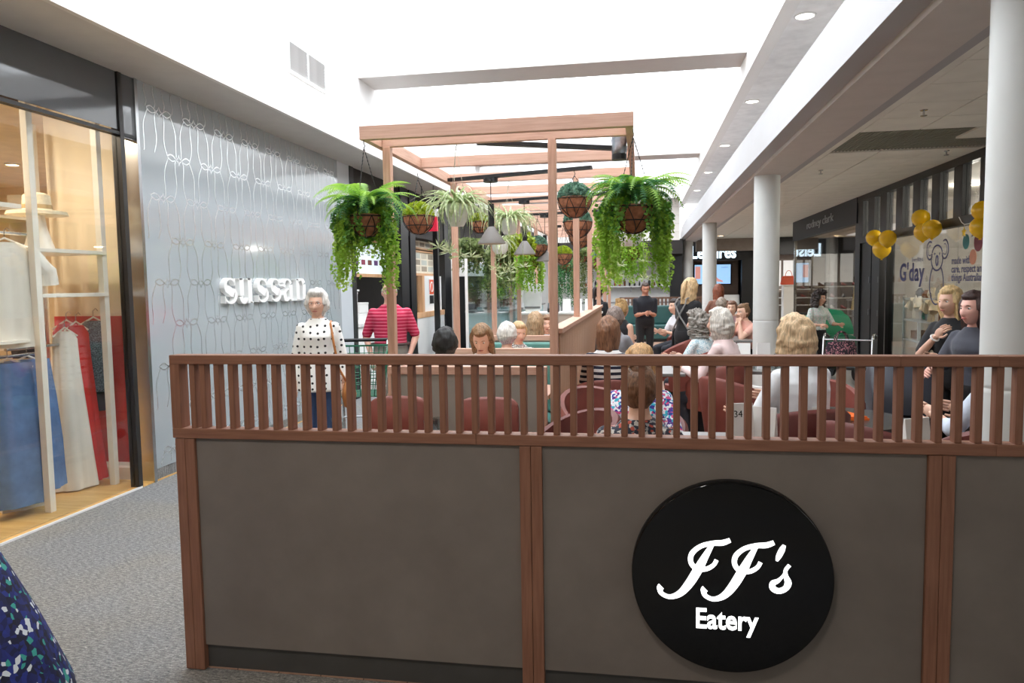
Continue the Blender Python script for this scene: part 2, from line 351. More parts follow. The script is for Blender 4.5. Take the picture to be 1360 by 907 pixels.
for r in range(ROWS):
    z = 3.0 - .347*r
    for k in range(-1, 9):
        y = 5.575 + .4775*k + (.24 if r % 2 else 0)
        if y < 5.5 or y > 9.0: continue
        d = .042
        pl([(y-d, z), (y-.012, z+.016), (y, z+d), (y+.012, z+.016), (y+d, z), (y+.012, z-.016), (y, z-d), (y-.012, z-.016), (y-d, z)])
        for s in (-1, 1):
            for hh in (1, -1):
                pl([(y+s*(.04+.12*t), z+.012*t+hh*.026*math.sin(PI*t)) for t in [i/8 for i in range(9)]])
            for off, oe, w2 in ((.165, .205, .022), (.06, .08, -.022)):    # the long strings hanging to the next row
                p = []
                for i in range(15):
                    t = i/14; yy = off + (oe-off)*t + w2*math.sin(PI*t) + .008*math.sin(2*PI*t); zz = z - .035 - .29*t
                    if i == 0: p.append((y+s*(off-.02), z-.004))
                    p.append((y+s*yy, zz))
                p.append((y+s*(oe+(.012 if off > .1 else -.0)), z-.335))
                p = [(a_, b_) for a_, b_ in p if 5.32 < a_ < 9.19 and .11 < b_ < 3.19]
                if len(p) > 2: pl(p)
    if r == 0:
        for k in range(-1, 9):
            for dy in (-.17, -.06, .06, .17):
                y = 5.575+.4775*k+dy
                if 5.34 < y < 9.17: pl([(y+.015*math.sin(6*t), 3.02+.17*t) for t in (0, .25, .5, .75, 1)])
o = pat.build('looped_pattern', M_line, shop); o['kind'] = 'stuff'
# ---- raised shop name
sg = thing('shop_name_sign', 'white raised lowercase letters of the clothes shop name', 'sign', (XW, 6.32, 1.412))
def glyph(name, strokes, yoff, m, parent, h, depth, ux=EY, uy=EZ, un=EX):
    b = MB()
    for pts, w in strokes: b.ribbon([(x*h, y*h) for x, y in pts], [q*h for q in w] if isinstance(w, (list, tuple)) else w*h, ux*yoff, ux, uy, un, depth)
    return b.build(name, m, parent)
def arc(cx, cy, rx, ry, a0, a1, n=12): return [(cx+rx*math.cos(math.radians(a0+(a1-a0)*i/n)), cy+ry*math.sin(math.radians(a0+(a1-a0)*i/n))) for i in range(n+1)]
s_path = arc(.52, .71, .33, .25, 20, 90, 5) + arc(.52, .71, .31, .25, 100, 210, 7) + [(.42, .54), (.62, .44)] + arc(.55, .29, .34, .25, 30, -90, 8) + arc(.55, .29, .38, .25, -100, -165, 5)
n_ = len(s_path)
s_w = [.07+.26*math.exp(-((i/(n_-1)-.5)/.16)**2) for i in range(n_)]
S = [(s_path, s_w), ([(.85, .70), (.85, .97)], .05), ([(.17, .03), (.17, .30)], .05)]
U = [([(.24, .98), (.24, .3)], .30), (arc(.46, .28, .26, .25, 180, 290, 8), [.29, .27, .24, .2, .17, .14, .11, .1, .09]), ([(.02, .95), (.3, .95)], .06),
     ([(.86, .98), (.86, .0)], .30), ([(.62, .95), (.9, .95)], .06), ([(.86, .03), (1.1, .03)], .06), ([(.55, .05), (.74, .2)], .06)]
A = [([(.82, .72), (.82, .08)], .30), (arc(.52, .70, .32, .26, 15, 165, 9), [.2, .15, .1, .08, .07, .08, .1, .13, .16, .18]), ([(.2, .62), (.28, .74)], .2),
     ([(.74, .54), (.5, .52), (.3, .44), (.24, .28), (.3, .12), (.44, .05), (.6, .08), (.72, .2)], [.06, .08, .18, .28, .26, .14, .07, .06]), ([(.84, .04), (1.04, .06)], .08)]
NN = [([(.24, .98), (.24, .02)], .30), ([(.02, .95), (.3, .95)], .06), ([(.02, .03), (.46, .03)], .06), (arc(.58, .68, .28, .27, 160, 20, 9), [.06, .06, .06, .06, .08, .12, .18, .24, .28, .3]),
      ([(.86, .74), (.86, .02)], .30), ([(.64, .03), (1.08, .03)], .06)]
yo = 0
for g, adv in ((S, .255), (U, .31), (S, .255), (S, .255), (A, .295), (NN, .3)):
    glyph('letter', g, yo, M_letter, sg, .25, .05); yo += adv*1.08
# ---- window: header, frame, panes
wd = sempty('window_1', 'tall clothes shop display window with dark header panel', 'window')
MB().box(XW-.06, XW-.01, -2, 5.09, 2.77, ZS).build('header_panel', M_header, wd)
MB().box(XW-.06, XW-.008, 5.1, 5.275, 2.72, ZS).build('header_panel', M_header, wd)
MB().box(XW-.06, XW, -2, 5.275, 2.73, 2.755).build('top_frame', M_black, wd)
MB().box(XW-.07, XW+.004, 5.095, 5.14, 0, ZS).build('mullion', mat('dark_bronze', (58, 56, 55), .35, .4), wd)
MB().box(XW-.04, XW-.028, -2, 1.7, .02, 2.73).build('pane', M_glass, wd)
MB().box(XW-.04, XW-.028, 1.705, 5.095, .02, 2.73).build('pane', M_glass, wd)
# ---- interior of the shop
struct(MB().box(-9.6, -9.5, -9, 9.35, 0, 3.2).build('wall_shop_back', M_cream), 'cream back wall of the clothes shop', 'wall')
struct(MB().box(-9.5, XW-.1, 9.3, 9.4, 0, 3.2).build('wall_shop_side', M_cream), 'cream side wall of the clothes shop', 'wall')
struct(MB().box(-9.5, XW-.1, -9, 9.35, 3.05, 3.1).build('ceiling_shop', mat('shop_ceiling', (236, 226, 206), .7)), 'warm white ceiling of the clothes shop', 'ceiling')
ps = sempty('wall_partition', 'short display partition at the end of the shop window', 'wall')
MB().box(-4.75, XW-.1, 5.34, 5.42, 0, 3.05).build('wall_board', M_cream, ps)
MB().box(-4.75, XW-.1, 5.33, 5.34, .14, 1.35).build('red_board', mat('red_fabric_board', (196, 58, 56), .7, vary=.15, scale=1.4), ps)
MB().prism([(-4.75, 5.30, .012), (-4.75, 5.34, .012), (-4.75, 5.34, .15), (-4.75, 5.325, .15), (-4.75, 5.315, .125), (-4.75, 5.30, .11)], (.77, 0, 0)).build('skirting', M_whitewood, ps)
for x, y in ((-4.9, 2.6), (-4.7, 4.3), (-5.9, 3.6), (-7.2, 5.0), (-7.2, 7.6), (-5.4, 7.4)):
    downlight((x, y, 3.05), 'warm recessed spotlight in the clothes shop ceiling', .08, True, 'shop spotlights', .02)
    L = bpy.data.lights.new('shop_spot', 'AREA'); L.shape = 'DISK'; L.size = .2; L.energy = 24; L.color = (1, .86, .66)
    lo = bpy.data.objects.new('shop_spot', L); COL.objects.link(lo); lo.location = (x, y, 3.02)
# display rack: two uprights, shelves and hanging rails
rk = thing('display_rack', 'tall white display rack with open shelves behind the shop window', 'rack', (-4.1, 4.8, .012))
for dx, dy in ((.02, -.36), (-.04, .36), (-.6, -.36), (-.6, .36)):
    MB().box(dx-.025, dx+.025, dy-.025, dy+.025, 0, 2.85).build('upright', M_whitewood, rk, bevel=.003)
for z in (1.50, 1.82):
    MB().box(-.6, 0, -.36, .36, z, z+.028).build('shelf', M_whitewood, rk, bevel=.003)
for z in (1.14,): MB().cyl((-.26, -.36, z), (-.26, .36, z), .011).build('hanging_rail', M_chrome, rk, True)
rk2 = thing('garment_rack', 'white clothes rack with blue denim and white tops', 'rack', (-4.3, 4.02, .012))
for dx in (-.2, .2):
    for dy in (-.42, -.12): MB().box(dx-.02, dx+.02, dy-.02, dy+.02, 0, 2.3).build('upright', M_whitewood, rk2)
MB().box(-.2, .2, -.42, .36, 2.1, 2.13).build('shelf', M_whitewood, rk2); MB().box(-.2, .2, -.42, .36, 1.2, 1.22).build('shelf', M_whitewood, rk2)
for z in (1.1, 1.95): MB().cyl((0, -.42, z), (0, .6, z), .011).build('hanging_rail', M_chrome, rk2, True)
def garment(name, lab, cat, loc, rz, prof, m, folds=7, amp=.12, hook=True, seed=0, sleeves=0, group=None):
    """hanging cloth: (z, half width, half depth) from hem to neck, with folds that deepen toward the hem"""
    t = thing(name, lab, cat, loc, rz, group); b = MB(); n = 48; rings = []; rr = random.Random(seed); ph = rr.random()*6
    z0, z1 = prof[0][0], prof[-1][0]
    for z, w, d in prof:
        k = amp*(1-(z-z0)/(z1-z0))**.6; ring = []
        for j in range(n):
            A_ = 2*PI*j/n; f = 1+k*math.sin(folds*A_+ph+z*1.3)+k*.4*math.sin((folds*2+1)*A_+z*2)
            ring.append(Vector((w*f*math.cos(A_), d*f*math.sin(A_)*1.0, z)))
        rings.append(ring)
    b.loft(rings); o = b.build('cloth', m, t, True)
    if sleeves:
        for s in (-1, 1):
            zt, w = prof[-2][0], prof[-2][1]
            MB().tube([(s*w*.8, 0, zt), (s*(w+.06), .01, zt-.12), (s*(w+.1), .02, zt-sleeves*.6), (s*(w+.11), .03, zt-sleeves)], [.06, .062, .06, .065], 14).build('sleeve', m, t, True)
    if hook:
        zt = z1; w = prof[-2][1]
        MB().tube([(-w, 0, zt-.04), (0, 0, zt+.03), (w, 0, zt-.04)], .008, 6).build('hanger', M_whitewood, t)
        MB().tube([(0, 0, zt+.03), (0, 0, zt+.08), (.02, 0, zt+.1), (.035, 0, zt+.08)], .003, 6).build('hook', M_chrome, t)
    return t
def dresses():
    M_den = mat('blue_denim', (96, 126, 172), .85, vary=.22, scale=9, bump=.3); M_wh = mat('white_linen', (240, 234, 222), .85, vary=.05, bump=.2)
    M_red = mat('red_crepe', (214, 40, 36), .75, vary=.12); M_nav = mat('navy_cloth', (30, 34, 52), .85)
    a = N('grey_print_cloth'); vo = a.n('ShaderNodeTexVoronoi'); a.l(a.coord((24, 24, 24)), vo.inputs['Vector']); a.base(a.ramp(vo.outputs['Distance'], [(.35, lin((44, 48, 60))), (.5, lin((120, 130, 142)))], 'CONSTANT')); M_pr = a.m
    tw = lambda q, X: onX(q[0], q[1], X)
    def at(px, top, hem, X): a_, b_ = onX(px, top, X), onX(px, hem, X); return a_.y, b_.z, a_.z
    def hang(name, lab, cat, px, top, hem, X, rz, prof, m, folds, amp, seed, sl=0, hook=True):
        y, z0, z1 = at(px, top, hem, X); h = z1-z0; H0 = prof[-1][0]; garment(name, lab, cat, (X, y, z0), rz, [(z*h/H0, w, d) for z, w, d in prof], m, folds, amp, hook, seed, sl)
    SK = [(.0, .20, .10), (.25, .19, .09), (.5, .17, .08), (.66, .15, .07), (.7, .145, .065)]
    hang('denim_skirt', 'blue denim skirt at the end of the rack rail beside the white upright', 'skirt', 36, 478, 655, -4.30, 1.15, SK, M_den, 5, .1, 1)
    hang('denim_skirt', 'second blue denim skirt hanging behind another on the rail', 'skirt', 10, 482, 675, -4.24, 1.1, SK, M_den, 6, .1, 2)
    hang('white_petticoat', 'white underskirt hem showing under the denim skirts', 'skirt', 22, 520, 682, -4.36, 1.1, [(0, .17, .08), (.2, .16, .075), (.7, .14, .07)], M_wh, 8, .12, 9, 0, False)
    SH = [(0, .2, .1), (.25, .19, .09), (.45, .18, .085), (.58, .17, .07), (.62, .07, .05)]
    hang('white_shirt', 'white short sleeved shirt hanging high on the rack', 'shirt', 6, 322, 462, -4.22, 1.2, SH, M_wh, 6, .1, 4, .24)
    hang('black_trousers', 'black trousers hanging in shadow behind the white shirt', 'trousers', 36, 430, 475, -4.5, 1.2, [(0, .1, .08), (.4, .12, .09), (.8, .12, .08), (.84, .1, .06)], M_nav, 4, .08, 3)
    DR = [(0, .15, .10), (.3, .13, .085), (.6, .105, .075), (.8, .09, .065), (.95, .085, .06), (1.0, .05, .04)]
    hang('white_dress', 'long cream dress hanging on the display rack rail', 'dress', 86, 440, 652, -4.36, 1.0, DR, M_wh, 5, .14, 5)
    hang('red_dress', 'long red dress with pleated skirt on the display rack', 'dress', 101, 432, 642, -4.36, 1.0, DR, M_red, 9, .12, 6)
    hang('red_jumpsuit', 'red sleeveless top hanging behind the red dress', 'dress', 88, 430, 560, -4.5, 1.0, [(0, .11, .08), (.35, .1, .075), (.66, .1, .06), (.72, .06, .04)], M_red, 5, .1, 8)
    hang('print_blouse', 'grey patterned sleeveless blouse beside the red dress', 'blouse', 124, 426, 520, -4.36, .9, [(0, .14, .09), (.2, .125, .085), (.42, .115, .07), (.46, .06, .05)], M_pr, 6, .1, 7)
    hang('navy_shorts', 'navy shorts hung below the grey patterned blouse', 'shorts', 126, 505, 545, -4.40, .9, [(0, .13, .08), (.15, .13, .08), (.3, .11, .07), (.32, .1, .06)], M_nav, 4, .1, 7, 0, False)
    # hat on its tall conical stand
    HB = onX(52, 322, -4.33); t = thing('hat_stand', 'tapered white hat stand on the top shelf', 'stand', (-4.33, HB.y, 1.848)); MB().lathe([(.11, 0), (.1, .02), (.06, .16), (.045, .26), (.05, .3), (.001, .31)], 24).build('cone', M_whitewood, t, True)
    t = thing('straw_hat', 'wide brimmed cream straw hat on its stand', 'hat', (-4.33, HB.y, 2.14)); M_st = mat('cream_straw', (238, 222, 190), .8, vary=.1, scale=60, bump=.3)
    MB().lathe([(.2, -.03), (.19, -.005), (.1, .01), (.095, .02), (.088, .11), (.06, .13), (.001, .118), (.001, .1), (.09, 0), (.19, -.02)], 32).build('hat_body', M_st, t, True)
    MB().lathe([(.098, .018), (.1, .02), (.096, .045), (.093, .045)], 32).build('ribbon', mat('tan_ribbon', (196, 166, 118), .6), t, True)
    # folded stacks on deep wall shelves
    sh = thing('wall_shelving', 'white wall shelving deep inside the clothes shop', 'shelving', (-6.6, 6.2, .012))
    for z in (.5, .95, 1.4, 1.85, 2.3): MB().box(-.2, .2, -.9, .9, z, z+.03).build('shelf', M_whitewood, sh)
    for y in (-.9, 0, .9): MB().box(-.2, .2, y-.02, y+.02, 0, 2.6).build('divider', M_whitewood, sh)
    cols = [((52, 120, 118), 'teal'), ((44, 40, 42), 'black'), ((206, 120, 110), 'coral'), ((226, 214, 196), 'cream'), ((90, 74, 66), 'brown')]
    k = 0; seen = {}
    for z in (.53, .98, 1.43, 1.88):
        for y in (-.62, -.25, .28, .64):
            c, nm = cols[(k*3+int(z*5)) % 5]; k += 1
            t = MB()
            for j in range(3): t.obox((0, 0, .03+j*.06), (.3, .26-.01*j, .055))
            o = t.build('folded_clothes', mat('knit_'+nm, c, .9), None, bevel=.015); o.location = (-6.6, 6.2+y, z+.012)
            tag(o, 'folded %s tops in the wall shelving of the clothes shop' % nm, 'clothes', 'folded %s tops' % nm)
    cl_ = garment('cream_coat', 'long cream coat hanging by the narrow window strip', 'coat', (-4.16, 5.62, .35), 0, [(0, .16, .1), (.6, .14, .09), (1.1, .13, .08), (1.15, .07, .05)], M_wh, 5, .1, True, 2)
    t = thing('sale_poster', 'red and cream poster hanging in the narrow window strip', 'poster', (-4.25, 5.55, 1.75)); MB().box(-.22, .22, -.004, .004, 0, .5).build('sheet', M_cream, t)
    MB().box(-.22, .22, -.006, -.0045, .0, .3).build('red_block', mat('poster_red', (214, 62, 52), .5), t); MB().cyl((0, 0, .5), (0, 0, 1.3), .003, seg=6).build('cord', M_white, t)
dresses()
# air grille high on the white wall
t = thing('wall_vent', 'white louvred air vent high on the light well wall', 'vent', (-3.6, 7.8, 3.97))
for y0, y1, z0, z1 in ((-.47, .47, .145, .175), (-.47, .47, -.175, -.145), (-.47, -.44, -.145, .145), (.44, .47, -.145, .145), (-.015, .015, -.145, .145)):
    MB().box(0, .02, y0, y1, z0, z1).build('frame_bar', M_white, t)
MB().box(-.001, .002, -.44, .44, -.145, .145).build('duct', mat('vent_shadow', (60, 60, 60), .9), t)  # flat dark sheet, the shade behind the louvres put into its colour
bl = None
for s in (-1, 1):
    for k in range(9):
        if bl is None: o = MB().obox((0, 0, 0), (.004, .42, .03), Matrix.Rotation(.6, 3, 'Y')).build('louvre', mat('louvre_grey', (190, 190, 190), .5), t); bl = o.data
        else: o = piece(bl, 'louvre', t, (0, 0, 0))
        o.location = (.012, s*.227, -.13+k*.0325)
# ================================================================ TAKEAWAY SHOP beyond the grey wall
M_oak = woodmat('pale_oak', (196, 146, 104), (220, 176, 134), 'Z'); M_marble = None
a = N('white_marble'); v = a.coord((1, 1, 1)); nn = a.noise(v, 2.2, 6, .6); wv = a.n('ShaderNodeTexWave'); a.l(v, wv.inputs['Vector']); wv.inputs['Scale'].default_value = .7; wv.inputs['Distortion'].default_value = 9; wv.inputs['Detail'].default_value = 3
a.base(a.ramp(wv.outputs['Fac'], [(.0, lin((176, 176, 178))), (.05, lin((228, 227, 226))), (1, lin((238, 237, 235)))])); a.b.inputs['Roughness'].default_value = .2; M_marble = a.m
tk = sempty('wall_takeaway', 'dark takeaway shopfront with black posts beside the eatery', 'wall')
MB().box(-4.3, XW-.02, 9.62, 25, 2.42, ZS).build('header', M_dark, tk)
for y0, y1 in ((9.62, 9.76), (11.75, 12.15), (12.25, 12.55), (14.5, 15.0), (19.5, 19.9)):
    MB().box(-4.05, XW, y0, y1, 0, ZS).build('post', M_black, tk)
MB().box(-4.15, XW-.03, 12.55, 14.5, 0, .98).build('dado', M_marble, tk)
MB().box(-4.1, XW-.02, 12.55, 14.5, .98, 1.08).build('sill', M_oak, tk, bevel=.004)
MB().box(-4.06, XW-.03, 13.0, 13.14, 1.08, 1.75).build('oak_mullion', M_oak, tk)
MB().box(-4.0, -3.99, 12.55, 13.0, 1.08, 1.75).build('pane', M_glass, tk)
MB().box(-4.06, -3.96, 13.14, 14.5, 1.08, 1.75).build('white_board', M_white, tk)
MB().box(-7.5, -7.4, 9.4, 34, 0, 3.2).build('back_wall', M_dark, tk)
MB().box(-7.4, -4.0, 9.42, 9.5, 0, 3.2).build('side_wall', M_dark, tk)
struct(MB().box(-7.4, -4.3, 9.5, 25, 2.9, 2.95).build('ceiling_takeaway', M_dark), 'dark ceiling of the takeaway shop', 'ceiling')
M_menu = mat('menu_lightbox', (226, 238, 238), .4, emit=(214, 232, 232), est=.35)
def menu_board(lab, y0, y1, z0, z1, cols, x=-4.18, warm=False):
    t = thing('menu_board', lab, 'menu board', (x, (y0+y1)/2, z0)); w = (y1-y0)/2; h = z1-z0
    bk = MB().box(-.03, .0, -w, w, 0, h).build('back', M_menu if not warm else mat('menu_warm', (222, 214, 196), .5, emit=(214, 204, 180), est=.15), t)
    for a0, a1, b0, b1 in ((-w-.04, w+.04, -.05, 0), (-w-.04, w+.04, h, h+.05), (-w-.04, -w, 0, h), (w, w+.04, 0, h)):
        MB().box(-.04, .03, a0, a1, b0, b1).build('oak_frame', M_oak, t)
    n = cols
    for i in range(n):
        yy = -w+(i+.5)*2*w/n
        if not warm:
            MB().box(0, .002, yy-w/n*.6, yy+w/n*.6, h*.28, h*.44).build('dish_picture', mat('dish_'+'abc'[i % 3], ((150, 60, 84), (120, 70, 60), (90, 60, 110))[i % 3], .6), bk)
            for k in range(3): MB().box(0, .002, yy-w/n*.6, yy+w/n*(.2+.2*(k % 2)), h*(.58+.1*k), h*(.61+.1*k)).build('text_line', mat('menu_ink', (120, 126, 132), .7), bk)
        else:
            for k in range(3): MB().box(0, .002, yy-w/n*.8, yy+w/n*.8, h*(.1+.3*k), h*(.34+.3*k)).build('menu_card', mat('card_'+str((i+k) % 3), ((206, 196, 176), (160, 148, 130), (196, 200, 190))[(i+k) % 3], .6), bk)
menu_board('pale lit menu board with dish pictures in an oak frame above the man', 9.85, 12.6, 1.76, 2.25, 10)
menu_board('oak framed menu board of small paper cards between black posts', 13.2, 15.4, 1.8, 2.2, 5, -4.12, True)
menu_board('brown menu tiles above the paper card board', 13.2, 15.4, 2.28, 2.6, 6, -4.12, True)
t = thing('warning_notice', 'white notice with orange prohibition square beside the black post', 'notice', (-3.955, 13.75, 1.2))
MB().box(0, .004, -.16, .16, 0, .5).build('sheet', M_white, t); MB().box(.004, .006, -.14, .14, .2, .48).build('orange_square', mat('notice_orange', (226, 84, 40), .5), t)
MB().tube([(.008, .09*math.cos(k*PI/10), .34+.09*math.sin(k*PI/10)) for k in range(20)], .012, 6, closed=True).build('ring', M_white, t); MB().box(.004, .006, -.14, .14, .02, .18).build('black_block', M_black, t)
# takeaway counter with white boxes and a green salad tray
t = thing('takeaway_counter', 'white tiled takeaway counter behind the man in red', 'counter', (-4.5, 10.7, 0)); MB().box(-.3, .3, -.9, .9, 0, .95).build('body', M_white, t); MB().box(-.33, .33, -.92, .92, .95, .99).build('top', M_marble, t)
for k in range(3):
    for j in range(2+(k == 1)):
        o = MB().box(-.16, .16, -.2, .2, 0, .15).box(-.165, .165, -.205, .205, .13, .16).build('foam_box', M_letter, None, bevel=.006); o.location = (-4.4, 10.05+k*.44, .99+j*.165)
        tag(o, 'white foam food box, %s of the %s stack on the takeaway counter' % (('bottom', 'middle' if k == 1 else 'top', 'top')[j], ('first', 'tallest', 'last')[k]), 'box', 'foam food boxes')
t = thing('salad_tray', 'tray of green salad leaves on top of the foam boxes', 'food tray', (-4.4, 10.49, 1.49)); MB().box(-.18, .18, -.24, .24, 0, .03).build('tray', M_letter, t, bevel=.01)
b = MB(); rr = random.Random(4)
for k in range(120):
    c = Vector((rr.uniform(-.14, .14), rr.uniform(-.2, .2), .03+rr.uniform(0, .06))); d = Vector((rr.uniform(-1, 1), rr.uniform(-1, 1), rr.uniform(0, 1))).normalized()*.04; e = d.cross(Vector((rr.random(), rr.random(), 1))).normalized()*.025
    b.add([c-d, c+e, c+d, c-e], [(0, 1, 2, 3)])
o = b.build('salad_leaves', mat('salad_green', (96, 140, 74), .6, vary=.3), t); o['kind'] = 'stuff'
# tall black free posts standing in front of the takeaway and a red awning sign
t = thing('black_post', 'slim free standing black post before the marble dado', 'post', (-3.72, 13.3, 0)); MB().box(-.045, .045, -.045, .045, 0, 3.19).build('shaft', M_black, t); MB().box(-.09, .09, -.09, .09, 0, .012).build('foot_plate', M_black, t)
t = thing('red_sign', 'red and white hanging shop sign behind the coir basket', 'sign', (-3.45, 11.9, 2.46)); MB().box(-.16, .16, -.03, .03, 0, .24).build('board', mat('sign_red', (206, 34, 62), .4, emit=(206, 34, 62), est=.25), t); MB().box(-.17, .17, -.035, .035, .24, .36).build('white_band', M_white, t)
for s in (-.1, .1): MB().cyl((s, 0, .36), (s, 0, .74), .008).build('rod', M_black, t)
# ================================================================ COFFEE BAR inside the eatery
M_teal = mat('teal_laminate', (150, 196, 200), .3, vary=.03); M_steel = mat('steel_worktop', (150, 152, 154), .3, .7)
t = thing('coffee_bar', 'long pale teal coffee bar with grey worktop beside the pergola', 'counter', (-2.75, 15.7, 0))
MB().box(-.35, .35, -2.6, 2.6, .1, 1.06).build('carcass', M_teal, t)
for k in range(6):
    y = -2.6+k*.8667
    MB().box(.35, .37, y+.01, y+.8567, .12, 1.04).build('front_panel', M_teal, t, bevel=.004)
for k in range(2): MB().box(-.35+.35*k+.005, -.35+.35*(k+1)-.005, -2.62, -2.6, .12, 1.04).build('end_panel', M_teal, t, bevel=.004)
MB().box(-.38, .42, -2.66, 2.66, 1.06, 1.1).build('worktop', mat('grey_stone', (120, 120, 118), .35), t); MB().box(-.33, .35, -2.55, 2.55, 0, .1).build('plinth', M_black, t)
t = thing('coffee_machine', 'dark espresso machine standing on the teal coffee bar', 'coffee machine', (-2.8, 14.3, 1.1))
MB().box(-.28, .28, -.45, .45, .1, .42).build('body', mat('machine_black', (34, 35, 38), .3, .3), t, bevel=.02); MB().box(-.3, .3, -.45, .45, .0, .06).build('drip_tray', M_chrome, t)
for s in (-.3, 0, .3): MB().cyl((.28, s, .2), (.4, s, .18), .014).build('group_handle', M_black, t)
for s in (-.4, .4): MB().box(-.25, .25, s-.03, s+.03, .04, .12).build('foot', M_chrome, t)
for k in range(7): o = MB().lathe([(.03, 0), (.042, .09), (.038, .09), (.026, .006)], 14).build('cup', M_letter, None, True); o.location = (-2.9+(k % 2)*.12, 13.95+k*.11, 1.52); tag(o, 'white cup standing on top of the espresso machine', 'cup', 'cups on the espresso machine')
def grinder(y):
    t = thing('coffee_grinder', 'black coffee grinder with clear hopper on the coffee bar', 'grinder', (-2.75, y, 1.1), 0, 'grinders on the bar'); MB().lathe([(.09, 0), (.09, .03), (.06, .06), (.07, .26), (.05, .3)], 18).build('body', M_black, t, True); MB().lathe([(.04, .3), (.09, .48), (.09, .5), (.001, .5)], 18).build('hopper', mat('smoked_plastic', (70, 62, 56), .2), t, True)
grinder(15.1); grinder(15.45); grinder(13.4)
t = thing('bar_fridge', 'dark bottle fridge behind the coffee bar', 'fridge', (-3.54, 16.7, 0)); MB().box(-.3, .3, -1.6, 1.6, .0, 1.75).build('carcass', M_black, t, bevel=.01)
for k in range(3): d_ = MB().box(.3, .32, -1.55+k*1.04, -.55+k*1.04, .12, 1.68).build('door', mat('fridge_glass', (50, 56, 60), .1), t, bevel=.004); MB().box(.32, .345, -.62+k*1.04, -.6+k*1.04, .7, 1.1).build('handle', M_chrome, d_)
t = thing('glass_screen', 'clear glass screen with white edge post beside the booths', 'screen', (-1.95, 10.0, 0))
MB().box(-.006, .006, -1.76, 1.9, .12, 1.83).build('pane', glassmat('screen_glass', (236, 246, 248), .07), t); MB().box(-.014, .014, -1.79, -1.76, 0, 1.86).build('edge_post', M_white, t); MB().box(-.014, .014, 1.9, 1.93, 0, 1.86).build('edge_post', M_white, t); MB().box(-.03, .03, -1.79, 1.94, 0, .12).build('base_rail', M_white, t)
# pale service counter at the end of the booths
M_pale = mat('blush_laminate', (232, 214, 202), .4, vary=.02)
t = thing('service_counter', 'blush white service counter closing the row of booths', 'counter', (-1.2, 11.3, 0)); MB().box(-.6, .62, -.25, .3, 0.006, 1.1).build('body', M_pale, t); MB().box(-.62, .64, -.28, .32, 1.1, 1.13).build('top', M_letter, t, bevel=.004)
t = thing('till_screen', 'white back of a till screen standing on the service counter', 'till', (-1.62, 11.2, 1.13)); MB().box(-.14, .14, -.02, .02, .04, .43).build('back_shell', mat('till_white', (226, 226, 226), .4), t, bevel=.01); MB().box(-.1, .1, -.08, .1, 0, .04).build('foot', M_letter, t); MB().box(-.12, .12, -.024, -.02, .06, .09).build('slot', M_steel, t)
t = thing('receipt_printer', 'small black receipt printer on the service counter', 'printer', (-1.3, 11.2, 1.13)); MB().prism([(-.08, -.1, 0), (-.08, .1, 0), (-.08, .1, .14), (-.08, -.02, .14), (-.08, -.1, .06)], (.16, 0, 0)).build('case', M_black, t); MB().box(-.05, .05, .0, .05, .14, .17).build('paper', M_white, t)
for k, x in enumerate((-1.1, -.93, -.76)):
    t = thing('menu_stand', 'white folded menu card standing on the service counter', 'menu', (x, 11.25, 1.13), 0, 'menu cards on the counter'); MB().prism([(-.06, -.04, 0), (-.06, .04, 0), (-.06, .004, .2), (-.06, -.004, .2)], (.12, 0, 0)).build('card', M_letter, t)
# ================================================================ FAR KITCHEN END
fk = sempty('wall_kitchen', 'white tiled kitchen wall under a dark bulkhead', 'wall')
MB().box(-7.4, 1.4, 26.6, 26.75, 0, 3.2).build('tiled_wall', mat('kitchen_white', (226, 226, 224), .4, vary=.03), fk)
MB().box(-3.9, 1.4, 25.0, 25.2, 2.5, 2.95).build('bulkhead', M_dark, fk); MB().box(1.0, 1.4, 25.2, 25.6, 0, 2.95).build('pier', M_black, fk)
MB().box(-3.9, 1.4, 25.15, 26.7, 2.95, 3.0).build('lid', M_dark, fk)
t = thing('kitchen_shelf', 'long white kitchen shelf with jars and bottles on the far wall', 'shelf', (-1.2, 26.4, 1.42)); MB().box(-2, 2.3, -.2, .2, 0, .04).build('board', M_letter, t)
for x in (-1.9, -.5, .9, 2.2): MB().box(x-.02, x+.02, -.15, .2, -.18, 0).build('bracket', M_steel, t)
t = thing('kitchen_shelf', 'upper white kitchen shelf close under the dark bulkhead', 'shelf', (-1.2, 26.4, 2.0)); MB().box(-2, 2.3, -.2, .2, 0, .04).build('board', M_letter, t)
for x in (-1.9, 2.2): MB().box(x-.02, x+.02, -.15, .2, -.18, 0).build('bracket', M_steel, t)
rr = random.Random(11)
BC = [((170, 40, 36), 'red'), ((30, 30, 32), 'black'), ((120, 80, 44), 'amber'), ((214, 208, 190), 'cream')]
for k in range(22):
    c, nm = BC[rr.choice((0, 1, 1, 2, 3))]; h = rr.uniform(.14, .27); r = rr.uniform(.03, .045)
    t = MB().lathe([(r, 0), (r, h*.6), (r*.4, h*.78), (r*.38, h*.95), (.001, h)], 12).build('bottle', mat('bottle_'+nm, c, .25), None, True); t.location = (-2.9+k*.17, 26.3+rr.uniform(-.06, .06), 1.46); tag(t, '%s sauce bottle on the far kitchen shelf' % nm, 'bottle', '%s bottles on the kitchen shelf' % nm)
t = thing('kitchen_pass', 'stainless kitchen pass bench before the white wall', 'bench', (-.6, 24.6, 0)); MB().box(-2, 1.9, -.3, .3, .9, .95).build('top', M_steel, t); MB().box(-1.95, 1.85, -.27, .27, .4, .44).build('undershelf', M_steel, t)
for x in (-1.95, 0, 1.85):
    for y in (-.25, .25): MB().box(x-.02, x+.02, y-.02, y+.02, 0, .9).build('leg', M_steel, t)
ts = thing('timber_screen', 'low brown timber slat screen behind the far diners', 'screen', (.35, 20.5, 0)); sm = None
